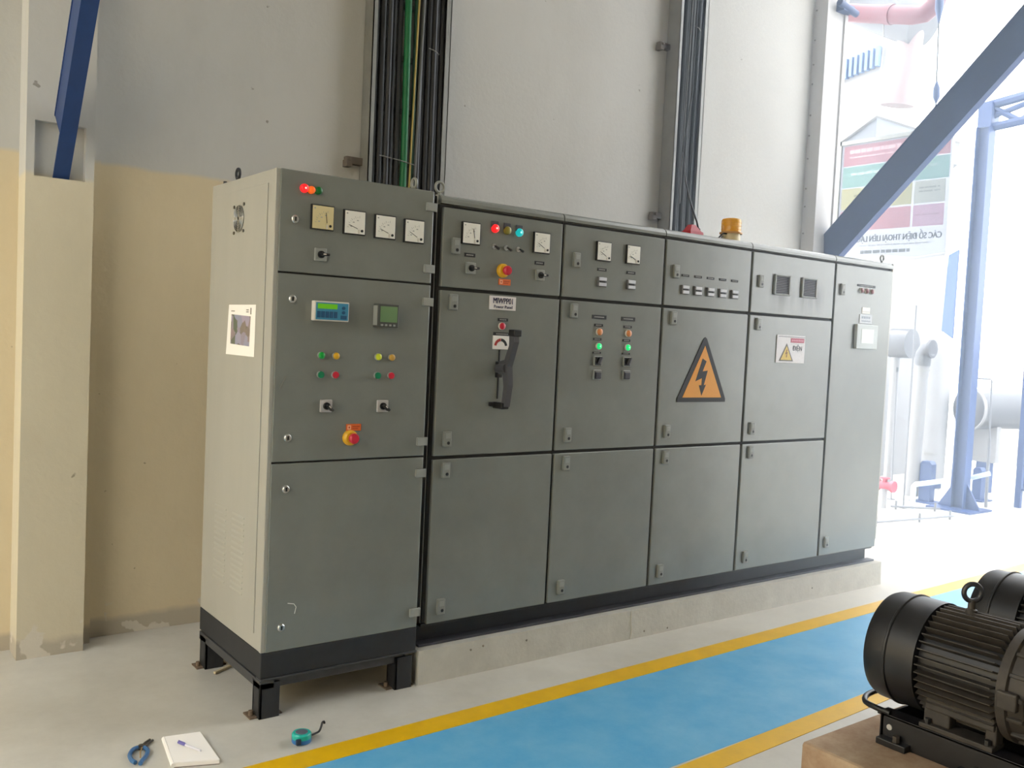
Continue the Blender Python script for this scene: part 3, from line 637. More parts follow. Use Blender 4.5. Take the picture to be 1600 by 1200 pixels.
MB().prism([(3.288 + (u - 2.54) * 0.25, 1.560 + (v_ - 1.41) * 0.25) for u, v_ in bolt], 'xz', yb - 0.0056, yb - 0.0062).build('lightning_arrow', mat('bolt_brown', '#8a5a1c', 0.5), s2)
rb = B(3.325, 3.458, yb - 0.0052, yb - 0.0035, 1.628, 1.655).build('red_band', mat('band_red', '#b4405a', 0.5), s2)
t = MB()
for k in range(7): t.box(3.335 + k * 0.0168, 3.347 + k * 0.0168, yb - 0.0058, yb - 0.005, 1.636, 1.647)
t.build('pale_print', mat('band_print', '#d89aa8', 0.5), rb)
text_mb('ĐIỆN', 0.04, front(3.395, 1.592, yb - 0.0046), 0.0008, 0.092, 0.0004).build('lettering', mat('letter_slate', '#555a66', 0.5), s2)

# on top of the row
be = thing('beacon', 'amber warning beacon on a pale base on top of the cabinet row', 'beacon', (2.876, 0.16, ZC))
MB().lathe((2.876, 0.16, ZC), (0, 0, 1), [(0, 0.056), (0.052, 0.054), (0.056, 0.0)], 24).build('beacon_base', mat('beacon_cream', '#d8c89a', 0.4), be, True)
MB().lathe((2.876, 0.16, ZC + 0.05), (0, 0, 1), [(0, 0.066), (0.008, 0.067), (0.012, 0.056)], 24).build('rim', mat('beacon_rim', '#c08a3a', 0.4), be, True)
MB().lathe((2.876, 0.16, ZC + 0.055), (0, 0, 1), [(0, 0.056), (0.07, 0.058), (0.082, 0.052), (0.087, 0.035), (0.088, 0)], 24).build('amber_dome', mat('beacon_amber', '#e6a51e', 0.25), be, True)
for k in range(3):
    z = ZC + 0.075 + k * 0.02
    MB().tube([(2.876 + 0.0585 * math.cos(2 * PI * q / 24), 0.16 + 0.0585 * math.sin(2 * PI * q / 24), z) for q in range(24)], 0.0012, 4, True).build('dome_ridge', mat('beacon_amber', '#e0a01c'), be)
MB().tube(curve_pts([(2.83, 0.15, ZC + 0.048), (2.80, 0.15, ZC + 0.046), (2.775, 0.15, ZC + 0.03), (2.758, 0.16, ZC + 0.005)]), 0.005, 8).build('beacon_cable', CBLK, be, True)
MB().tube(curve_pts([(2.83, 0.17, ZC + 0.035), (2.812, 0.17, ZC + 0.03), (2.80, 0.18, ZC + 0.005)]), 0.004, 8).build('beacon_cable', CBLK, be, True)
sr = thing('alarm_horn', 'small red alarm horn on top of the row, below the right cable tray', 'alarm', (2.545, 0.15, ZC))
MB().hull([(2.488, 0.12, ZC), (2.602, 0.12, ZC), (2.602, 0.20, ZC), (2.488, 0.20, ZC)], [(2.494, 0.125, ZC + 0.03), (2.596, 0.125, ZC + 0.03), (2.596, 0.195, ZC + 0.03), (2.494, 0.195, ZC + 0.03)]).build('horn_body', mat('horn_red', '#b02a3a', 0.4), sr)
MB().hull([(2.498, 0.13, ZC + 0.03), (2.592, 0.13, ZC + 0.03), (2.592, 0.19, ZC + 0.03), (2.498, 0.19, ZC + 0.03)], [(2.522, 0.145, ZC + 0.068), (2.552, 0.145, ZC + 0.068), (2.552, 0.175, ZC + 0.068), (2.522, 0.175, ZC + 0.068)]).build('horn_cone', mat('horn_red', '#b02a3a', 0.4), sr)
MB().cyl((2.580, 0.15, ZC + 0.03), (2.590, 0.15, ZC + 0.05), 0.008, 8).build('cable_gland', BLKP, sr)

# ------------------------------------------------------------------ cable trays
def tray(name, label, x0, x1, yf, ybk, z0, z1, depth_lip=0.02):
    t = thing(name, label, 'cable tray', ((x0 + x1) / 2, ybk, z0), 'vertical cable trays on the wall')
    for a, b_ in ((x0, x0 + 0.006), (x1 - 0.006, x1)):
        s = 1 if a == x0 else -1
        MB().box(a, b_, yf, ybk, z0, z1).box(min(a, a + s * 0.028), max(b_, b_ + s * 0.028 - (0.006 if s > 0 else -0.006)) if s > 0 else b_, yf, yf + 0.004, z0, z1).build('side_rail', GALV, t)
    z = z0 + 0.15
    while z < z1:
        MB().box(x0 + 0.006, x1 - 0.006, ybk - 0.018, ybk - 0.002, z, z + 0.03).build('rung', GALV, t); z += 0.3
    return t
ta = tray('cable_tray', 'grey steel cable tray on the wall above the tallest cabinet, left of the two', 1.04, 1.555, 1.235, 1.335, 0.6, 5.9)
tb2 = tray('cable_tray', 'grey steel cable tray on the wall above the row, right of the two', 3.455, 3.745, 1.215, 1.335, 0.6, 5.9)
for t_, x, z in ((ta, 0.962, 2.525), (tb2, 3.385, 2.50), (tb2, 3.37, 3.70), (ta, 0.962, 3.75)):
    k = MB().box(x - 0.02, x + 0.09, 1.30, 1.338, z - 0.012, z + 0.028).build('bracket', mat('bracket_brown', '#6b6259', 0.7), t_)
    MB().box(x - 0.026, x + 0.008, 1.285, 1.338, z - 0.03, z + 0.008).cyl((x - 0.01, 1.29, z + 0.01), (x - 0.01, 1.268, z + 0.01), 0.009, 8).build('clamp', mat('bracket_brown', '#6b6259', 0.7), k)
def cable(x, y, r, m, label, group, z0=0.9, z1=5.9, lean=0.0, wob=0.012, seed=0):
    rn = random.Random(seed); ph = rn.random() * 6
    pts = [(x + lean * (zz - 2.2) + wob * math.sin(zz * 1.1 + ph), y + 0.006 * math.sin(zz * 1.7 + ph), zz) for zz in [z0 + (z1 - z0) * i / 18 for i in range(19)]]
    return tag(MB().tube(pts, r, 10).build('cable', m, None, True, loc=(x, y, z0)), label, 'cable', group)
GA = 'black cables in the left tray'
ORD = ('first', 'second', 'third', 'fourth', 'fifth', 'sixth', 'seventh', 'eighth', 'ninth', 'tenth', 'eleventh')
for i, x in enumerate((1.088, 1.122, 1.160, 1.196, 1.233, 1.362, 1.396, 1.425, 1.455, 1.484, 1.515)):
    cable(x, 1.272 - 0.012 * (i % 3), 0.0185 if i % 2 else 0.0165, CBLK, ORD[i] + ' black cable from the left in the left wall tray', GA, seed=3, lean=0.0, wob=0.004)
cable(1.272, 1.245, 0.020, CGRN, 'thick bright green cable in the left wall tray', None, seed=31, lean=-0.003, wob=0.004)
cable(1.326, 1.252, 0.015, CDGR, 'dark green cable right of the bright green one in the left tray', None, seed=32, lean=0.006, wob=0.006)
cable(1.306, 1.218, 0.0055, CYG, 'thin yellowish wire hanging down the middle of the left tray', None, seed=33, lean=0.004, wob=0.012)
cable(1.346, 1.226, 0.009, CGRY, 'slim grey cable beside the dark green one in the left tray', None, seed=34, lean=0.004)
GB = 'black cables in the right tray'
for i, x in enumerate((3.498, 3.533, 3.568, 3.603, 3.638, 3.673, 3.706)):
    cable(x, 1.255 - 0.014 * (i % 2), 0.017, CBLK, ORD[i] + ' dark cable from the left in the right wall tray', GB, seed=50, wob=0.003)
cable(3.55, 1.21, 0.006, CGRY, 'thin grey wire in front of the dark cables, right tray', None, seed=61, z0=2.6, wob=0.012)
tag(MB().tube([(2.588, 0.152, ZC + 0.045), (2.60, 0.18, 2.29), (2.67, 0.30, 2.42), (3.1, 0.75, 2.65), (3.50, 1.17, 2.95), (3.60, 1.2, 3.4), (3.62, 1.2, 5.8)], 0.0055, 8).build('cable', CBLK, None, True, loc=(2.588, 0.152, ZC)), 'thin black cable looping from the red alarm horn up to the right tray', 'cable')
for t_, z, x0, x1, yy in ((ta, 2.56, 1.10, 1.33, 1.215), (ta, 3.22, 1.40, 1.47, 1.222), (tb2, 3.86, 3.60, 3.66, 1.208)):
    MB().tube([(x0, yy, z + 0.01), ((x0 + x1) / 2, yy - 0.01, z), (x1, yy, z - 0.012)], 0.003, 6).build('cable_tie', GALV, t_)

# ------------------------------------------------------------------ diagonal braces
def brace(label, a, b, wd, dp, cut):
    """a: foot of the under-flange centre at the wall, b: far upper end"""
    a = Vector(a); b = Vector(b); d = (b - a).normalized(); sx = Vector((1, 0, 0)); sx = (sx - d * sx.dot(d)).normalized(); n = sx.cross(d).normalized()
    if n.z < 0: n = -n
    t = thing('steel_brace', label, 'beam', a)
    def bar(name, s0, s1, u0, u1, e0, e1, m=NAVY):
        q = lambda s: [a + d * s + sx * u0 + n * e0, a + d * s + sx * u1 + n * e0, a + d * s + sx * u1 + n * e1, a + d * s + sx * u0 + n * e1]
        return MB().hull(q(s0), q(s1)).build(name, m, t)
    L = (b - a).length
    bar('under_flange', 0.0, L, -wd / 2, wd / 2, 0, 0.012)
    bar('web', cut, L, -wd / 2 + 0.003, wd / 2 - 0.012, 0.012, dp - 0.01)
    bar('top_flange', cut, L, -wd / 2, wd / 2 - 0.006, dp - 0.01, dp)
brace('dark navy steel brace slanting out of the pocket in the left pilaster', (-0.540, 1.205, 2.195), (-0.585, -0.33, 3.92), 0.068, 0.17, 0.24)
brace('navy steel brace rising to the upper right behind the right end cabinets', (5.36, 1.21, 2.25), (4.98, -0.9, 4.05), 0.075, 0.24, 0.1)

# ------------------------------------------------------------------ small things on the floor
nb = thing('notebook', 'white open notebook lying on the floor near the bottom left', 'notebook', (-0.33, -0.14, 0))
q = [(-0.405, -0.300), (-0.262, -0.300), (-0.245, -0.010), (-0.372, -0.018)]
def quadslab(pts, z0, z1): return MB().hull([(x, y, z0) for x, y in pts], [(x, y, z1) for x, y in pts])
q = [(-0.408, -0.235), (-0.262, -0.290), (-0.246, -0.024), (-0.372, 0.0)]
quadslab(q, 0.0, 0.003).build('cover', mat('cover_dark', '#8a8078', 0.6), nb)
q2 = [(x * 0.985 - 0.005, y * 0.985 - 0.002) for x, y in q]
quadslab(q2, 0.003, 0.016).build('page_block', PAPER, nb)
quadslab([(x + 0.002, y + 0.001) for x, y in q2], 0.0165, 0.0175).build('top_page', PAPER, nb)
MB().tube([(q[0][0] - 0.001, q[0][1], 0.009), (q[3][0] - 0.001, q[3][1], 0.009)], 0.009, 8).build('spine', PAPER, nb, True)
pe = thing('ballpoint_pen', 'pale ballpoint pen with violet cap lying on the white notebook', 'pen', (-0.32, -0.12, 0.0175))
p0, p1 = Vector((-0.345, -0.085, 0.0225)), Vector((-0.300, -0.195, 0.0225))
dv = (p1 - p0)
MB().cyl(p0 + dv * 0.33, p1, 0.0048, 10, 0.004).build('barrel', mat('pen_white', '#d5d3da', 0.3), pe, True)
MB().cyl(p0, p0 + dv * 0.33, 0.0055, 10).build('cap', mat('pen_violet', '#6a66a8', 0.3), pe, True)
MB().box(-0.0012, 0.0012, 0, 0.035, 0, 0.0025).build('clip', mat('pen_violet', '#6a66a8', 0.3), pe).location = (0, 0, 0)
bpy.data.objects.remove([o for o in pe.children if o.name.startswith('clip')][0])
MB().tube([p0 + Vector((0.0, 0, 0.007)), p0 + dv * 0.3 + Vector((0, 0, 0.007))], 0.0012, 6).build('clip', mat('pen_violet', '#6a66a8', 0.3), pe)

tm = thing('tape_measure', 'round teal tape measure standing beside the yellow floor line', 'tape measure', (0.06, -0.27, 0))
tx, ty, tr = 0.062, -0.268, 0.036
poly = [(tx + tr * math.cos(2 * PI * k / 28), ty + tr * math.sin(2 * PI * k / 28)) for k in range(28)]
MB().lathe((tx, ty, 0), (0, 0, 1), [(0, 0), (0, 0.034), (0.004, 0.037), (0.018, 0.037)], 28).build('lower_case', mat('tape_blue', '#2f6fb0', 0.35), tm, True)
MB().lathe((tx, ty, 0.018), (0, 0, 1), [(0, 0.037), (0.016, 0.037), (0.021, 0.033), (0.021, 0)], 28).build('upper_case', mat('tape_teal', '#15a89a', 0.35), tm, True)
MB().lathe((tx, ty, 0.039), (0, 0, 1), [(0, 0.024), (0.002, 0.022), (0.002, 0)], 24).build('case_badge', mat('tape_badge', '#565a66', 0.4), tm, True)
MB().box(tx - 0.036, tx - 0.018, ty - 0.038, ty - 0.026, 0.006, 0.028, 0.002, rot=Matrix.Rotation(0.1, 3, 'Z')).build('tape_mouth', mat('tape_mouth_dark', '#22344e', 0.5), tm)
MB().tube(curve_pts([(tx + 0.034, ty + 0.006, 0.014), (tx + 0.062, ty + 0.016, 0.012), (tx + 0.084, ty + 0.024, 0.014), (tx + 0.094, ty + 0.028, 0.028), (tx + 0.100, ty + 0.031, 0.042), (tx + 0.108, ty + 0.033, 0.044), (tx + 0.110, ty + 0.033, 0.036)]), 0.0042, 8).build('wrist_cord', BLKP, tm, True)

pl_ = thing('pliers', 'blue handled long-nose pliers lying on the floor left of the notebook', 'pliers', (-0.48, -0.07, 0))
PB = mat('plier_blue', '#3a6898', 0.4); PS = mat('plier_steel', '#5a5754', 0.35, 0.7)
hx, hy = -0.462, -0.028
dx, dy = 0.052, 0.062  # towards the tips
MB().tube([(hx, hy, 0.009), (hx + 0.02, hy + 0.026, 0.0095), (hx + 0.044, hy + 0.05, 0.007)], 0.0052, 8).build('jaw', PS, pl_, True)
MB().tube([(hx + 0.007, hy - 0.004, 0.009), (hx + 0.027, hy + 0.018, 0.0095), (hx + 0.052, hy + 0.042, 0.007)], 0.0045, 8).build('jaw', PS, pl_, True)
MB().cyl((hx, hy, 0.002), (hx, hy, 0.017), 0.011, 14).build('pivot', PS, pl_, True)
MB().tube(curve_pts([(hx - 0.004, hy + 0.004, 0.009), (hx - 0.030, hy - 0.004, 0.009), (hx - 0.052, hy - 0.042, 0.009), (hx - 0.058, hy - 0.085, 0.009), (hx - 0.052, hy - 0.115, 0.009)]), 0.0078, 8).build('handle', PB, pl_, True)
MB().tube(curve_pts([(hx + 0.006, hy - 0.006, 0.009), (hx + 0.012, hy - 0.036, 0.009), (hx - 0.004, hy - 0.078, 0.009), (hx - 0.028, hy - 0.112, 0.009), (hx - 0.040, hy - 0.132, 0.009)]), 0.0078, 8).build('handle', PB, pl_, True)
MB().tube([(hx + 0.0, hy - 0.01, 0.012), (hx - 0.016, hy - 0.045, 0.012), (hx - 0.028, hy - 0.09, 0.012)], 0.0028, 6).build('spring', mat('spring_tan', '#c8a878', 0.4, 0.5), pl_, True)

# ------------------------------------------------------------------ pump motors on their plinth
cp = thing('motor_plinth', 'bare brown concrete block under the two black motors', 'plinth', (2.1, -2.3, 0))
MB().box(1.165, 3.1, -3.05, -1.705, 0, 0.30, 0.012, 2).build('block', CONCB, cp)
ZPL = 0.30; ZRL = 0.394
def motor(mx, name_label, frame_label):
    fr = thing('machine_bed', frame_label, 'machine bed', (mx, -2.4, ZPL), 'machine beds under the motors')
    y0, y1 = -1.835, -3.0
    hw = 0.152
    for s in (-1, 1):
        xo = mx + s * hw
        MB().box(min(xo, xo - s * 0.010), max(xo, xo - s * 0.010), y1, y0, ZPL + 0.006, ZRL, 0.001).box(min(xo, xo - s * 0.065), max(xo, xo - s * 0.065), y1, y0 + 0.012, ZRL - 0.009, ZRL, 0.002).box(min(xo, xo - s * 0.065), max(xo, xo - s * 0.065), y1, y0, ZPL, ZPL + 0.009, 0.001).build('rail', MOT, fr)
    MB().box(mx - hw, mx + hw, y0 - 0.012, y0 - 0.004, ZPL, ZRL - 0.006).build('end_plate', MOT, fr)
    for yy in (y0 - 0.02, -2.12, -2.75):
        f = MB().box(mx - hw - 0.035, mx - hw + 0.004, yy - 0.09, yy + 0.012, ZPL, ZPL + 0.022, 0.003).build('foot', MOT, fr)
        MB().cyl((mx - hw - 0.018, yy - 0.05, ZPL + 0.02), (mx - hw - 0.018, yy - 0.05, ZPL + 0.042), 0.012, 6).build('anchor_bolt', MOTD, f)
    MB().cyl((mx - hw, y0 - 0.035, ZPL + 0.055), (mx - hw - 0.003, y0 - 0.035, ZPL + 0.055), 0.0095, 14).build('lit_hole', mat('lit_hole_pale', '#b8b6b2', 0.5), fr)  # pale disc painted for the light showing through a hole in the rail
    MB().tube(curve_pts([(mx - 0.145, y0 - 0.03, ZRL + 0.004), (mx - 0.144, y0 + 0.03, ZRL + 0.006), (mx - 0.125, y0 + 0.075, ZRL + 0.006), (mx - 0.06, y0 + 0.105, ZRL + 0.006), (mx + 0.04, y0 + 0.105, ZRL + 0.006), (mx + 0.11, y0 + 0.075, ZRL + 0.006), (mx + 0.13, y0 + 0.02, ZRL + 0.006), (mx + 0.13, y0 - 0.03, ZRL + 0.004)]), 0.0095, 10).build('lifting_loop', MOT, fr, True)
    m = thing('electric_motor', name_label, 'motor', (mx, -2.0, ZRL), 'black finned pump motors')
    za, r = 0.585, 0.182
    Y = lambda y: (mx, y, za)
    MB().lathe(Y(-1.758), (0, -1, 0), [(0, 0), (0, 0.10), (0.004, 0.155), (0.014, 0.175), (0.03, r), (0.085, r + 0.002), (0.088, r + 0.006), (0.094, r + 0.006), (0.097, r + 0.001), (0.19, r + 0.001), (0.19, 0.15)], 48).build('fan_cover', MOT, m, True)
    rb_ = 0.150
    MB().lathe(Y(-1.94), (0, -1, 0), [(0, rb_), (0.27, rb_), (0.28, 0.14), (0.28, 0)], 48).build('stator_body', MOT, m, True)
    yA, yB = -1.952, -2.205
    NF = 44; f0 = None
    for k in range(NF):
        ang = 2 * PI * (k + 0.5) / NF
        if abs(math.cos(ang)) < 0.42 and math.sin(ang) < 0: continue      # the foot housing
        fo = 0.182
        if f0 is None or True:
            mb = MB().hull([(rb_ - 0.004, yA, -0.0028), (fo - 0.003, yA, -0.0018), (fo - 0.003, yA, 0.0018), (rb_ - 0.004, yA, 0.0028)],
                           [(rb_ - 0.004, yB, -0.0028), (fo, yB + 0.012, -0.0018), (fo, yB + 0.012, 0.0018), (rb_ - 0.004, yB, 0.0028)])
            if f0 is None:
                for vv in mb.bm.verts: vv.co = Vector((vv.co.x, vv.co.y + 2.0, vv.co.z))
                ORG_ = ORG.get(m.name); ORG[m.name] = Vector((0, 0, 0)); f0 = mb.build('cooling_fin', MOTD, m); ORG[m.name] = ORG_; fo_ = f0
            else:
                mb.bm.free(); fo_ = f0.copy(); COL.objects.link(fo_); fo_.parent = m
            fo_.location = (0, 0, za - ZRL); fo_.rotation_euler = (0, -ang, 0)
    MB().lathe(Y(-2.208), (0, -1, 0), [(0, 0.150), (0.0, 0.178), (0.028, 0.180), (0.032, 0.168), (0.075, 0.162), (0.085, 0.11), (0.10, 0.075), (0.125, 0.07), (0.125, 0)], 40).build('end_bell', MOTD, m, True)
    for k in range(16):
        a = 2 * PI * k / 16
        MB().box(0.150, 0.176, -2.285, -2.238, -0.005, 0.005, 0.002, rot=None).bm.free()
        rr = MB().box(mx + 0.150, mx + 0.177, -2.286, -2.238, za - 0.006, za + 0.006, 0.003, rot=Matrix.Rotation(-a, 3, 'Y'), piv=Y(-2.26)); rr.build('bell_rib', MOTD, m)
    MB().cyl(Y(-2.32), Y(-2.44), 0.028, 18).build('shaft', CHROME, m, True)
    for s in (-1, 1):
        xo = mx + s * 0.15
        mb = MB()
        # foot block with an arched opening on the flank
        ya, yb_, z0, z1 = -1.965, -2.20, ZRL, 0.475
        n = 8; arcp = [(-2.075 - 0.035 * math.cos(PI * t / n) * 1.0, z0 + 0.030 + 0.036 * math.sin(PI * t / n)) for t in range(n + 1)]
        mb.box(min(xo, xo - s * 0.08), max(xo, xo - s * 0.08), yb_, ya, z0, z0 + 0.016, 0.003)
        mb.box(min(xo - s * 0.02, xo - s * 0.07), max(xo - s * 0.02, xo - s * 0.07), -2.055, ya - 0.004, z0 + 0.014, z1, 0.006)
        mb.box(min(xo - s * 0.02, xo - s * 0.07), max(xo - s * 0.02, xo - s * 0.07), yb_, -2.165, z0 + 0.014, z1, 0.006)
        mb.box(min(xo - s * 0.01, xo - s * 0.07), max(xo - s * 0.01, xo - s * 0.07), yb_ + 0.004, ya - 0.01, z1 - 0.022, z1 + 0.02, 0.006)
        fo = mb.build('mounting_foot', MOTD, m)
        for yy in (-1.99, -2.18):
            MB().cyl((xo - s * 0.012, yy, z0 + 0.014), (xo - s * 0.012, yy, z0 + 0.032), 0.010, 6).build('foot_bolt', MOT, fo)
    MB().box(mx - 0.19, mx - 0.165, -2.275, -2.215, za - 0.035, za + 0.02, 0.006).build('side_boss', MOTD, m)
    c0 = Vector((mx, -2.035, za + 0.172))
    ey = MB().lathe(c0, (0, 0, 1), [(0, 0.020), (0.014, 0.018), (0.018, 0.012), (0.045, 0.011)], 14).build('lifting_eye', MOTD, m, True)
    pts = [c0 + Vector((math.cos(2 * PI * k / 24) * 0.028 * 0.8, -math.cos(2 * PI * k / 24) * 0.028 * 0.6, 0.070 + math.sin(2 * PI * k / 24) * 0.028)) for k in range(24)]
    MB().tube(pts, 0.0085, 10, True).build('eye_ring', mat('eye_steel', '#4a4a4c', 0.4, 0.6), ey, True)
motor(1.560, 'front black finned electric motor with lifting eye, nearest the blue walkway', 'black channel frame with loop handle under the front motor')
motor(2.240, 'rear black electric motor partly hidden behind the front one', 'black channel frame under the rear motor')

# ------------------------------------------------------------------ outdoors, past the end of the wall
# banner seen from behind, printed side away from us
bn = thing('hanging_banner', 'translucent banner with red, green and yellow bands seen from behind', 'banner', (6.2, 1.2, 2.4))
BX = 6.2; yl, yr_ = 1.700, 0.645; zt, zb = 3.497, 2.445
def cloth(name, hexc, tr=0.75):
    if name in MATS: return MATS[name]
    m = bpy.data.materials.new(name); m.use_nodes = True; nt = m.node_tree; N = nt.nodes
    b = N['Principled BSDF']; b.inputs['Base Color'].default_value = (*srgb(hexc), 1); b.inputs['Roughness'].default_value = 0.6
    t = N.new('ShaderNodeBsdfTranslucent'); t.inputs['Color'].default_value = (*srgb(hexc), 1)
    x = N.new('ShaderNodeMixShader'); x.inputs[0].default_value = tr
    nt.links.new(b.outputs[0], x.inputs[1]); nt.links.new(t.outputs[0], x.inputs[2]); nt.links.new(x.outputs[0], N['Material Output'].inputs['Surface'])
    MATS[name] = m; return m
fy = lambda f: yl + (yr_ - yl) * f
fz = lambda f: zt + (zb - zt) * f
def sheet(name, u0, u1, v0, v1, hexc, dx=0.0, par=bn, th=0.001):
    return MB().hull([(BX + dx, fy(u0), fz(v0)), (BX + dx, fy(u1), fz(v0)), (BX + dx, fy(u1), fz(v1)), (BX + dx, fy(u0), fz(v1))],
                     [(BX + dx - th, fy(u0), fz(v0)), (BX + dx - th, fy(u1), fz(v0)), (BX + dx - th, fy(u1), fz(v1)), (BX + dx - th, fy(u0), fz(v1))]).build(name, cloth(name + hexc, hexc), par)
bs = sheet('cloth', 0.0, 1.0, 0.0, 1.0, '#bfc1c7')
sheet('red_title_band', 0.02, 0.985, 0.012, 0.185, '#d8b4bc', -0.0015); sheet('green_band', 0.02, 0.985, 0.195, 0.375, '#b4d0cc', -0.0015)
sheet('yellow_band', 0.02, 0.68, 0.385, 0.565, '#d4d2b4', -0.0015); sheet('pale_yellow_box', 0.70, 0.965, 0.385, 0.565, '#d6d8d2', -0.0015)
sheet('pink_band', 0.02, 0.68, 0.58, 0.755, '#dab4bc', -0.0015); sheet('pink_box', 0.70, 0.965, 0.58, 0.755, '#dcc4d2', -0.0015)
def mirrored(y, z): return lambda u, v_, d: (BX - 0.0035 - d, y + u, z + v_)
text_mb('CÁC SỐ ĐIỆN THOẠI LIÊN LẠC', 0.075, mirrored(fy(0.58), fz(0.835)), 0.0006, 0.80, 0.003).build('lettering', cloth('banner_letter', '#4c525a', 0.2), bn)
def dashes(name, u0, u1, v, h, n, hexc, seed):
    rn = random.Random(seed); mb = MB(); u = u0
    while u < u1:
        wd = min(rn.uniform(0.03, 0.09), u1 - u)
        a, b_ = fy(u), fy(u + wd * 0.85)
        mb.box(BX - 0.004, BX - 0.0032, min(a, b_), max(a, b_), fz(v) - h / 2, fz(v) + h / 2); u += wd
    mb.build(name, cloth('banner_dash' + hexc, hexc, 0.5), bn)
dashes('small_print', 0.24, 0.70, 0.945, 0.028, 8, '#80868a', 1); dashes('small_print', 0.22, 0.88, 0.89, 0.010, 14, '#a8acb0', 2)
dashes('small_print', 0.08, 0.75, 0.065, 0.035, 8, '#e4ccd2', 3); dashes('small_print', 0.08, 0.95, 0.115, 0.014, 8, '#e4ccd2', 4)
dashes('small_print', 0.10, 0.9, 0.26, 0.024, 8, '#c8dcda', 5); dashes('small_print', 0.14, 0.42, 0.45, 0.018, 8, '#a8a890', 6); dashes('small_print', 0.74, 0.92, 0.44, 0.012, 8, '#a8aca8', 7)
dashes('small_print', 0.74, 0.92, 0.47, 0.012, 8, '#a8aca8', 8); dashes('small_print', 0.72, 0.94, 0.66, 0.012, 8, '#c8acba', 9)
MB().box(BX - 0.02, BX + 0.015, fy(1.0), fy(0) + 0.02, zt, zt + 0.035).build('top_bar', GALV, bn)
MB().box(BX - 0.02, BX + 0.015, fy(0), fy(0) + 0.035, zb, zt + 0.035).build('side_bar', GALV, bn)
MB().box(BX - 0.012, BX + 0.01, fy(1.0) - 0.008, fy(1.0), zb, zt).build('side_bar', mat('pale_bar', '#dadcde', 0.5), bn)
MB().tube([(BX, fy(k / 12), zb - 0.004 - 0.014 * math.sin(k * 0.9)) for k in range(13)], 0.016, 8).build('bottom_hem', mat('hem_grey', '#c2c3c8', 0.6), bn, True)
rd = thing('suspension_rod', 'thin dark rod with turnbuckle holding the striped banner from above', 'rod', (BX, 0.82, 3.53))
MB().cyl((BX, 0.815, 3.53), (BX, 0.86, 4.9), 0.006, 8).build('rod', BLK, rd)
MB().lathe((BX, 0.82, 3.74), (0, 0.03, 1), [(0, 0.006), (0.05, 0.028), (0.13, 0.028), (0.19, 0.006)], 12).build('turnbuckle', NAVY, rd, True)
MB().box(BX - 0.015, BX + 0.015, 0.785, 0.845, 3.53, 3.62).build('hook_plate', NAVY, rd)
MB().lathe((BX, 0.845, 4.42), (0, 0.03, 1), [(0, 0.006), (0.12, 0.034), (0.5, 0.036)], 12).build('upper_sleeve', NAVY, rd, True)

rp = thing('red_pipe', 'dusky red overhead pipe with an elbow at the top right', 'pipe', (7.0, 1.5, 5.0))
RP = mat('pipe_red', '#6e3440', 0.5)
PX = 6.6
MB().tube([(PX, 2.9, 5.15), (PX, 1.80, 4.83), (PX, 1.32, 4.70), (PX, 1.21, 4.69), (PX, 1.12, 4.74), (PX, 1.085, 4.83), (PX, 1.06, 5.8)], 0.085, 14).build('pipe_run', RP, rp, True)
MB().lathe((PX, 1.56, 4.765), (0, -1, -0.28), [(-0.03, 0.085), (-0.03, 0.094), (0.03, 0.094), (0.03, 0.085)], 18).build('coupling', RP, rp, True)
MB().tube([(PX, 1.62, 4.70), (PX, 1.60, 4.45), (PX, 1.63, 4.1), (PX, 1.62, 3.9)], 0.007, 6).build('drip_line', GALV, rp)

dk = thing('insulated_duct', 'silver clad duct hanging outside at the top right beyond the wall', 'duct', (8.5, 2.6, 4.6))
MB().tube([(8.3, 3.9, 6.16), (8.3, 3.1, 5.72), (8.3, 2.6, 5.44), (8.3, 2.2, 5.22)], 0.26, 18).build('duct_run', SILV, dk, True)
MB().tube([(8.32, 2.36, 5.25), (8.32, 2.39, 4.85), (8.32, 2.47, 4.42)], 0.14, 16).build('down_leg', mat('duct_pinkish', '#8a7c7e', 0.5), dk, True)
MB().lathe((8.32, 2.47, 4.42), (0, 0.15, -1), [(-0.02, 0.14), (-0.02, 0.18), (0.03, 0.18), (0.03, 0)], 16).build('flange', mat('duct_pinkish', '#8a7c7e', 0.5), dk, True)
aw = thing('outbuilding', 'white outbuilding with sloping roof and pale blue louvres, showing above the banner', 'building', (9.5, 3.7, 0))
MB().hull([(9.0, 3.15, 4.20), (9.0, 3.15, 4.51), (9.0, 4.2, 3.95), (9.0, 4.2, 3.6)], [(11, 3.15, 4.20), (11, 3.15, 4.51), (11, 4.2, 3.95), (11, 4.2, 3.6)]).build('roof_slab', mat('roof_grey', '#70757f', 0.6), aw)
MB().hull([(8.95, 3.12, 4.5), (8.95, 3.12, 4.53), (8.95, 4.3, 3.92), (8.95, 4.3, 3.88)], [(11, 3.12, 4.5), (11, 3.12, 4.53), (11, 4.3, 3.92), (11, 4.3, 3.88)]).build('roof_sheet', WHITE, aw)
MB().box(9.2, 11, 3.2, 4.2, 0, 3.6).box(9.43, 9.5, 3.35, 4.1, 3.6, 5.55).build('wall', WHITE, aw)
for k in range(9):
    MB().box(9.36, 9.43, 3.42 + k * 0.075, 3.46 + k * 0.075, 5.25 - 0.012 * k, 5.5 - 0.012 * k).build('louvre', mat('louvre_blue', '#6f86ac', 0.5), aw)

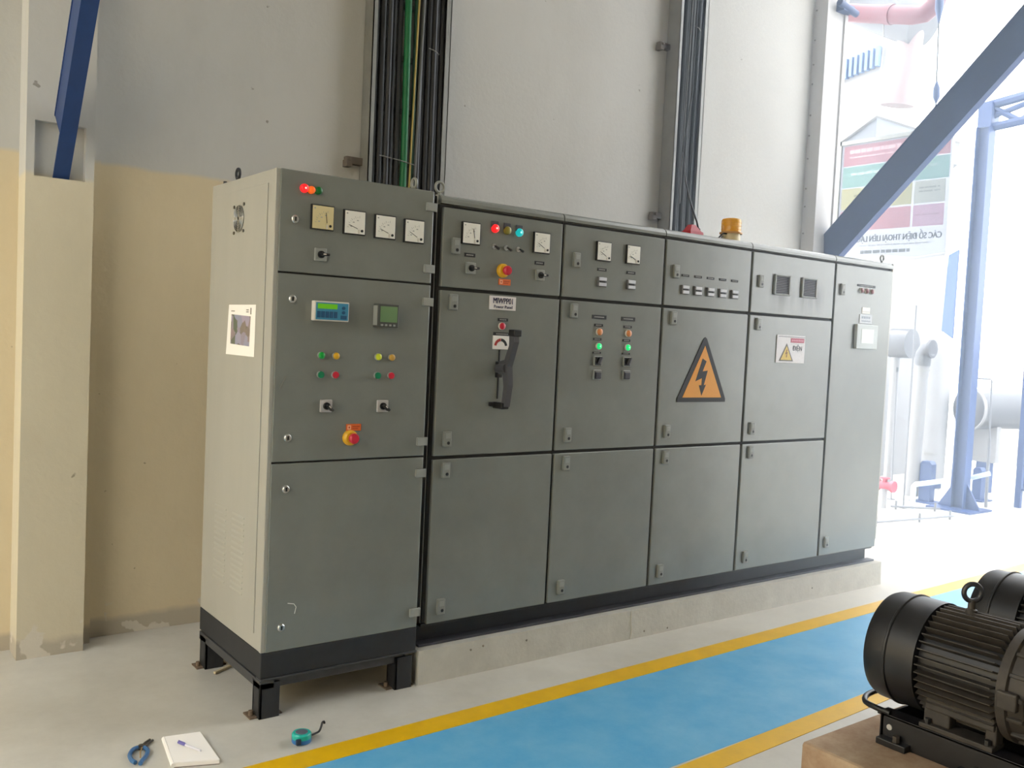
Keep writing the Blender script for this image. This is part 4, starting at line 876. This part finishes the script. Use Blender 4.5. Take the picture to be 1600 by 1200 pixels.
# blue post with base plate, brackets and roof truss
po = thing('steel_post', 'tall blue steel post on a gusseted base outside, right of the cabinets', 'post', (8.15, 1.36, 0))
PBL = mat('post_blue', '#284070', 0.45, 0, 0.1, 5)
MB().box(8.08, 8.21, 1.29, 1.302, 0.02, 3.95).box(8.08, 8.21, 1.418, 1.43, 0.02, 3.95).box(8.14, 8.15, 1.302, 1.418, 0.02, 3.95).build('shaft', PBL, po)
MB().box(7.92, 8.38, 1.13, 1.60, 0, 0.02).build('base_plate', PBL, po)
for s in (1.195, 1.535): MB().hull([(8.14, 1.29 if s < 1.3 else 1.43, 0.02), (8.16, 1.29 if s < 1.3 else 1.43, 0.02), (8.16, 1.29 if s < 1.3 else 1.43, 0.28), (8.14, 1.29 if s < 1.3 else 1.43, 0.28)], [(8.14, s - 0.05 if s < 1.3 else s + 0.05, 0.02), (8.16, s - 0.05 if s < 1.3 else s + 0.05, 0.02), (8.16, s - 0.03 if s < 1.3 else s + 0.03, 0.06), (8.14, s - 0.03 if s < 1.3 else s + 0.03, 0.06)]).build('gusset', PBL, po)
MB().hull([(8.03, 1.50, 1.78), (8.03, 1.62, 1.86), (8.03, 1.60, 2.65), (8.03, 1.50, 2.70)], [(8.06, 1.50, 1.78), (8.06, 1.62, 1.86), (8.06, 1.60, 2.65), (8.06, 1.50, 2.70)]).build('side_plate', mat('plate_lightblue', '#4a64a0', 0.45), po)
tr = thing('roof_truss', 'pale blue truss of thin bars at the right edge behind the navy brace', 'truss', (8.2, 1.0, 4.1))
for (ya, za_, yb_, zb_, r) in ((1.42, 3.95, -0.6, 4.10, 0.045), (1.42, 4.18, -0.6, 4.40, 0.05), (1.40, 4.05, 0.6, 4.24, 0.03), (1.40, 4.2, 1.05, 3.98, 0.03), (1.05, 3.98, 0.6, 4.28, 0.03), (0.6, 4.28, 0.2, 4.05, 0.03)):
    MB().cyl((8.2, ya, za_), (8.2, yb_, zb_), r, 8).build('bar', PBL, tr)
MB().box(8.12, 8.28, 1.30, 1.44, 3.95, 4.2).build('gusset_plate', PBL, tr)

# white vertical insulated pipe, tank, supports
vp = thing('riser_pipe', 'white insulated riser pipe with a bend at its top, left of the blue post', 'pipe', (8.2, 1.9, 0))
MB().cyl((8.2, 1.93, 0.05), (8.2, 1.90, 1.50), 0.075, 16).build('riser', WHITE, vp, True)
MB().tube([(8.2, 1.90, 1.48), (8.2, 1.895, 1.60), (8.2, 1.86, 1.66), (8.2, 1.80, 1.67)], 0.082, 14).build('bend', SILV, vp, True)
MB().lathe((8.2, 1.82, 1.665), (0, -1, 0), [(0, 0.082), (0.0, 0.10), (0.03, 0.10), (0.03, 0)], 16).build('flange', mat('flange_grey', '#45454c', 0.5), vp, True)
MB().lathe((8.2, 1.903, 1.42), (0, 0, 1), [(0, 0.075), (0, 0.085), (0.02, 0.085), (0.02, 0.075)], 16).build('band', GALV, vp, True)
hp = thing('pipe_elbow_lagging', 'lagged grey pipe end beside the rightmost cabinet', 'pipe', (8.6, 2.3, 1.7))
MB().lathe((8.6, 2.62, 1.72), (0, -1, 0.0), [(0, 0.05), (0.03, 0.13), (0.12, 0.17), (0.36, 0.17), (0.36, 0)], 18).build('lagging', SILV, hp, True)
MB().cyl((8.6, 2.45, 0.0), (8.6, 2.45, 1.6), 0.05, 10).build('stand_pipe', WHITE, hp, True)
wt = thing('white_column_tank', 'wide white vertical vessel behind the riser pipe outside', 'tank', (9.4, 2.35, 0))
MB().lathe((9.4, 2.38, 0.12), (0, 0, 1), [(0, 0), (0, 0.16), (1.5, 0.16), (1.58, 0.12), (1.6, 0)], 20).build('vessel', WHITE, wt, True)
MB().lathe((9.4, 2.38, 0.42), (0, 0, 1), [(0, 0.16), (0, 0.166), (0.012, 0.166), (0.012, 0.16)], 20).build('band', GALV, wt)
MB().box(9.3, 9.5, 2.28, 2.48, 0, 0.12).build('skirt', PBL, wt)
tk = thing('drum_tank', 'horizontal white drum with a round grey end, half hidden by the blue post', 'tank', (9.6, 1.95, 1.0))
MB().lathe((9.45, 2.0, 0.99), (1, -0.35, 0), [(-0.05, 0), (-0.045, 0.10), (-0.02, 0.20), (0.02, 0.235), (1.2, 0.235), (1.25, 0)], 28).build('shell', mat('drum_grey', '#505055', 0.45), tk, True)
MB().lathe((9.45, 2.0, 0.99), (1, -0.35, 0), [(0.015, 0.235), (0.015, 0.25), (0.05, 0.25), (0.05, 0.235)], 28).build('rim', WHITE, tk, True)
for xx, yy in ((9.75, 1.90), (10.4, 1.66)):
    MB().box(xx - 0.05, xx + 0.05, yy - 0.08, yy + 0.08, 0, 0.36).build('saddle_post', PBL, tk); MB().box(xx - 0.05, xx + 0.05, yy - 0.14, yy + 0.14, 0.36, 0.79).build('saddle', WHITE, tk)
for i, (x, y, wd, h) in enumerate(((8.25, 1.78, 0.13, 0.42), (8.7, 1.68, 0.10, 0.36), (9.0, 1.59, 0.10, 0.34))):
    lab = ('stout blue pipe support between the riser pipe and the blue post', 'short blue stub support touching the left of the blue post base', 'short blue support just right of the blue post base', 'short blue support farther right with a rounded top', 'short blue support behind, under the low pipe')[i]
    s = thing('pipe_support', lab, 'support', (x, y, 0), 'short blue pipe supports')
    MB().box(x - 0.05, x + 0.05, y - wd / 2, y + wd / 2, 0.015, h, 0.004).build('stub', PBL, s)
    MB().box(x - 0.12, x + 0.12, y - wd / 2 - 0.06, y + wd / 2 + 0.06, 0, 0.015).build('foot_plate', PBL, s)
    MB().prism([(y - wd / 2, h), (y + wd / 2, h), (y + wd / 2 * 0.6, h + 0.03), (y - wd / 2 * 0.6, h + 0.03)], 'yz', x - 0.05, x + 0.05).build('saddle', PBL, s)
lp = thing('low_pipe', 'pale low pipe running along the ground behind the blue post', 'pipe', (8.4, 1.5, 0.3))
MB().tube([(7.66, 1.60, 0.0), (7.66, 1.60, 0.24), (7.66, 1.585, 0.258), (7.96, 1.42, 0.305)], 0.026, 10).build('pipe_run', mat('pipe_paleblue', '#c2d4e2', 0.5), lp, True)
MB().cyl((8.30, 1.33, 0.33), (8.34, 1.16, 0.40), 0.026, 10).build('pipe_branch', mat('pipe_paleblue', '#c2d4e2', 0.5), lp, True)
vl = thing('red_valve', 'small pinkish red valve low down just right of the cabinet row', 'valve', (7.4, 1.75, 0.22))
VR = mat('valve_red', '#a83a4e', 0.45)
MB().lathe((7.4, 1.86, 0.235), (0, -1, 0), [(0, 0), (0, 0.06), (0.03, 0.06), (0.03, 0.04), (0.17, 0.04), (0.17, 0.06), (0.2, 0.06), (0.2, 0)], 14).build('valve_body', VR, vl, True)
MB().cyl((7.4, 1.77, 0.25), (7.4, 1.77, 0.31), 0.025, 10).build('bonnet', VR, vl, True)
MB().lathe((7.4, 1.77, 0.305), (0, 0, 1), [(0, 0), (0, 0.05), (0.012, 0.05), (0.012, 0)], 14).build('hand_wheel', VR, vl, True)
MB().cyl((7.4, 1.77, 0), (7.4, 1.77, 0.2), 0.03, 10).build('stub_pipe', WHITE, vl, True)
def pole(label, a, b_, r, m, tip=None):
    t = thing('thin_pole', label, 'pole', a); MB().cyl(a, b_, r, 8).build('tube', m, t, True)
    MB().box(a[0] - 0.03, a[0] + 0.03, a[1] - 0.03, a[1] + 0.03, 0, 0.012).build('foot', m, t)
    if tip: MB().cyl(b_, Vector(b_) + Vector((0, 0, tip)), r * 1.8, 8).build('tip', BLK, t, True)
PG = mat('pole_grey', '#6d6e74', 0.5)
pole('thin dark pole with a black tip, nearest the rightmost cabinet outside', (8.0, 2.04, 0.0), (8.0, 2.07, 1.40), 0.007, PG, 0.05)
pole('tall thin grey pole left of the white riser pipe', (7.6, 1.665, 0.0), (7.6, 1.67, 2.1), 0.009, PG)
fr_ = thing('pipe_goalpost', 'thin grey inverted-L pipe frame right of the blue post', 'pipe', (8.6, 1.3, 0))
MB().tube([(8.6, 1.30, 0.24), (8.6, 1.335, 1.36), (8.6, 1.35, 1.372), (8.6, 1.53, 1.372)], 0.010, 8).build('tube', PG, fr_, True)
MB().cyl((8.6, 1.303, 0.0), (8.6, 1.315, 0.75), 0.018, 8).build('sleeve', PG, fr_, True)
rl = thing('low_rail', 'low grey kerb rail on short studs just outside the cabinet end', 'rail', (7.0, 1.2, 0))
MB().cyl((6.3, 1.25, 0.035), (7.5, 1.08, 0.035), 0.012, 8).build('rail', PG, rl, True)
MB().cyl((7.42, 1.7, 0.03), (7.8, 1.38, 0.03), 0.012, 8).build('rail', PG, rl, True)
for x, y in ((6.4, 1.236), (7.0, 1.15), (7.45, 1.09), (7.46, 1.665), (7.76, 1.41)): MB().cyl((x, y, 0), (x, y, 0.09), 0.012, 8).build('stud', PG, rl)
ld = thing('ladder', 'blue access ladder at the right edge outside', 'ladder', (8.95, 1.1, 0))
for y in (1.135, 0.70): MB().box(8.93, 8.98, y - 0.03, y + 0.03, 0, 1.75).build('stile', PBL, ld)
for k in range(6): MB().cyl((8.955, 0.72, 0.2 + 0.26 * k), (8.955, 1.12, 0.2 + 0.26 * k), 0.012, 8).build('rung', PBL, ld)
wl = thing('boundary_wall', 'low white boundary wall far outside with a dark coping line', 'wall', (13, -1, 0))
MB().box(13.0, 13.15, -6, 3.0, 0, 1.80).build('wall_body', WHITE, wl); MB().box(12.97, 13.18, -6, 3.0, 1.80, 1.83).build('coping', GALV, wl)
rs = tag(B(12.95, 12.99, 2.45, 3.05, 0.60, 0.70).build('red_strip', mat('strip_red', '#c05060', 0.5), None), 'faint red strip along the boundary wall at the right edge', 'strip')
cl = thing('pipe_clamp', 'small blue pipe clamp at the top of the right column', 'clamp', (5.3, 1.19, 4.5))
MB().box(5.27, 5.42, 1.14, 1.215, 4.38, 4.44, 0.004).build('strap', PBL, cl); MB().cyl((5.22, 1.15, 4.43), (5.46, 1.15, 4.39), 0.03, 10).build('pipe_stub', PBL, cl, True)

# thin volume added to imitate lens glare at the open end
hz = B(2.5, 6.0, -2.25, 1.3, 0.004, 5.95).build('glare_veil', bpy.data.materials.new('glare_veil_volume'), None, loc=(4.6, 0, 0)); tag(hz, 'thin bright veil standing in for lens glare at the open right end of the hall', 'glare_veil'); hz['kind'] = 'stuff'
hm = hz.data.materials[0]; hm.use_nodes = True; hn = hm.node_tree; hn.nodes.remove(hn.nodes['Principled BSDF'])
vs = hn.nodes.new('ShaderNodeVolumeScatter'); vs.inputs['Color'].default_value = (0.74, 0.87, 1.0, 1); vs.inputs['Density'].default_value = 0.13; vs.inputs['Anisotropy'].default_value = 0.0
hn.links.new(vs.outputs[0], hn.nodes['Material Output'].inputs['Volume'])
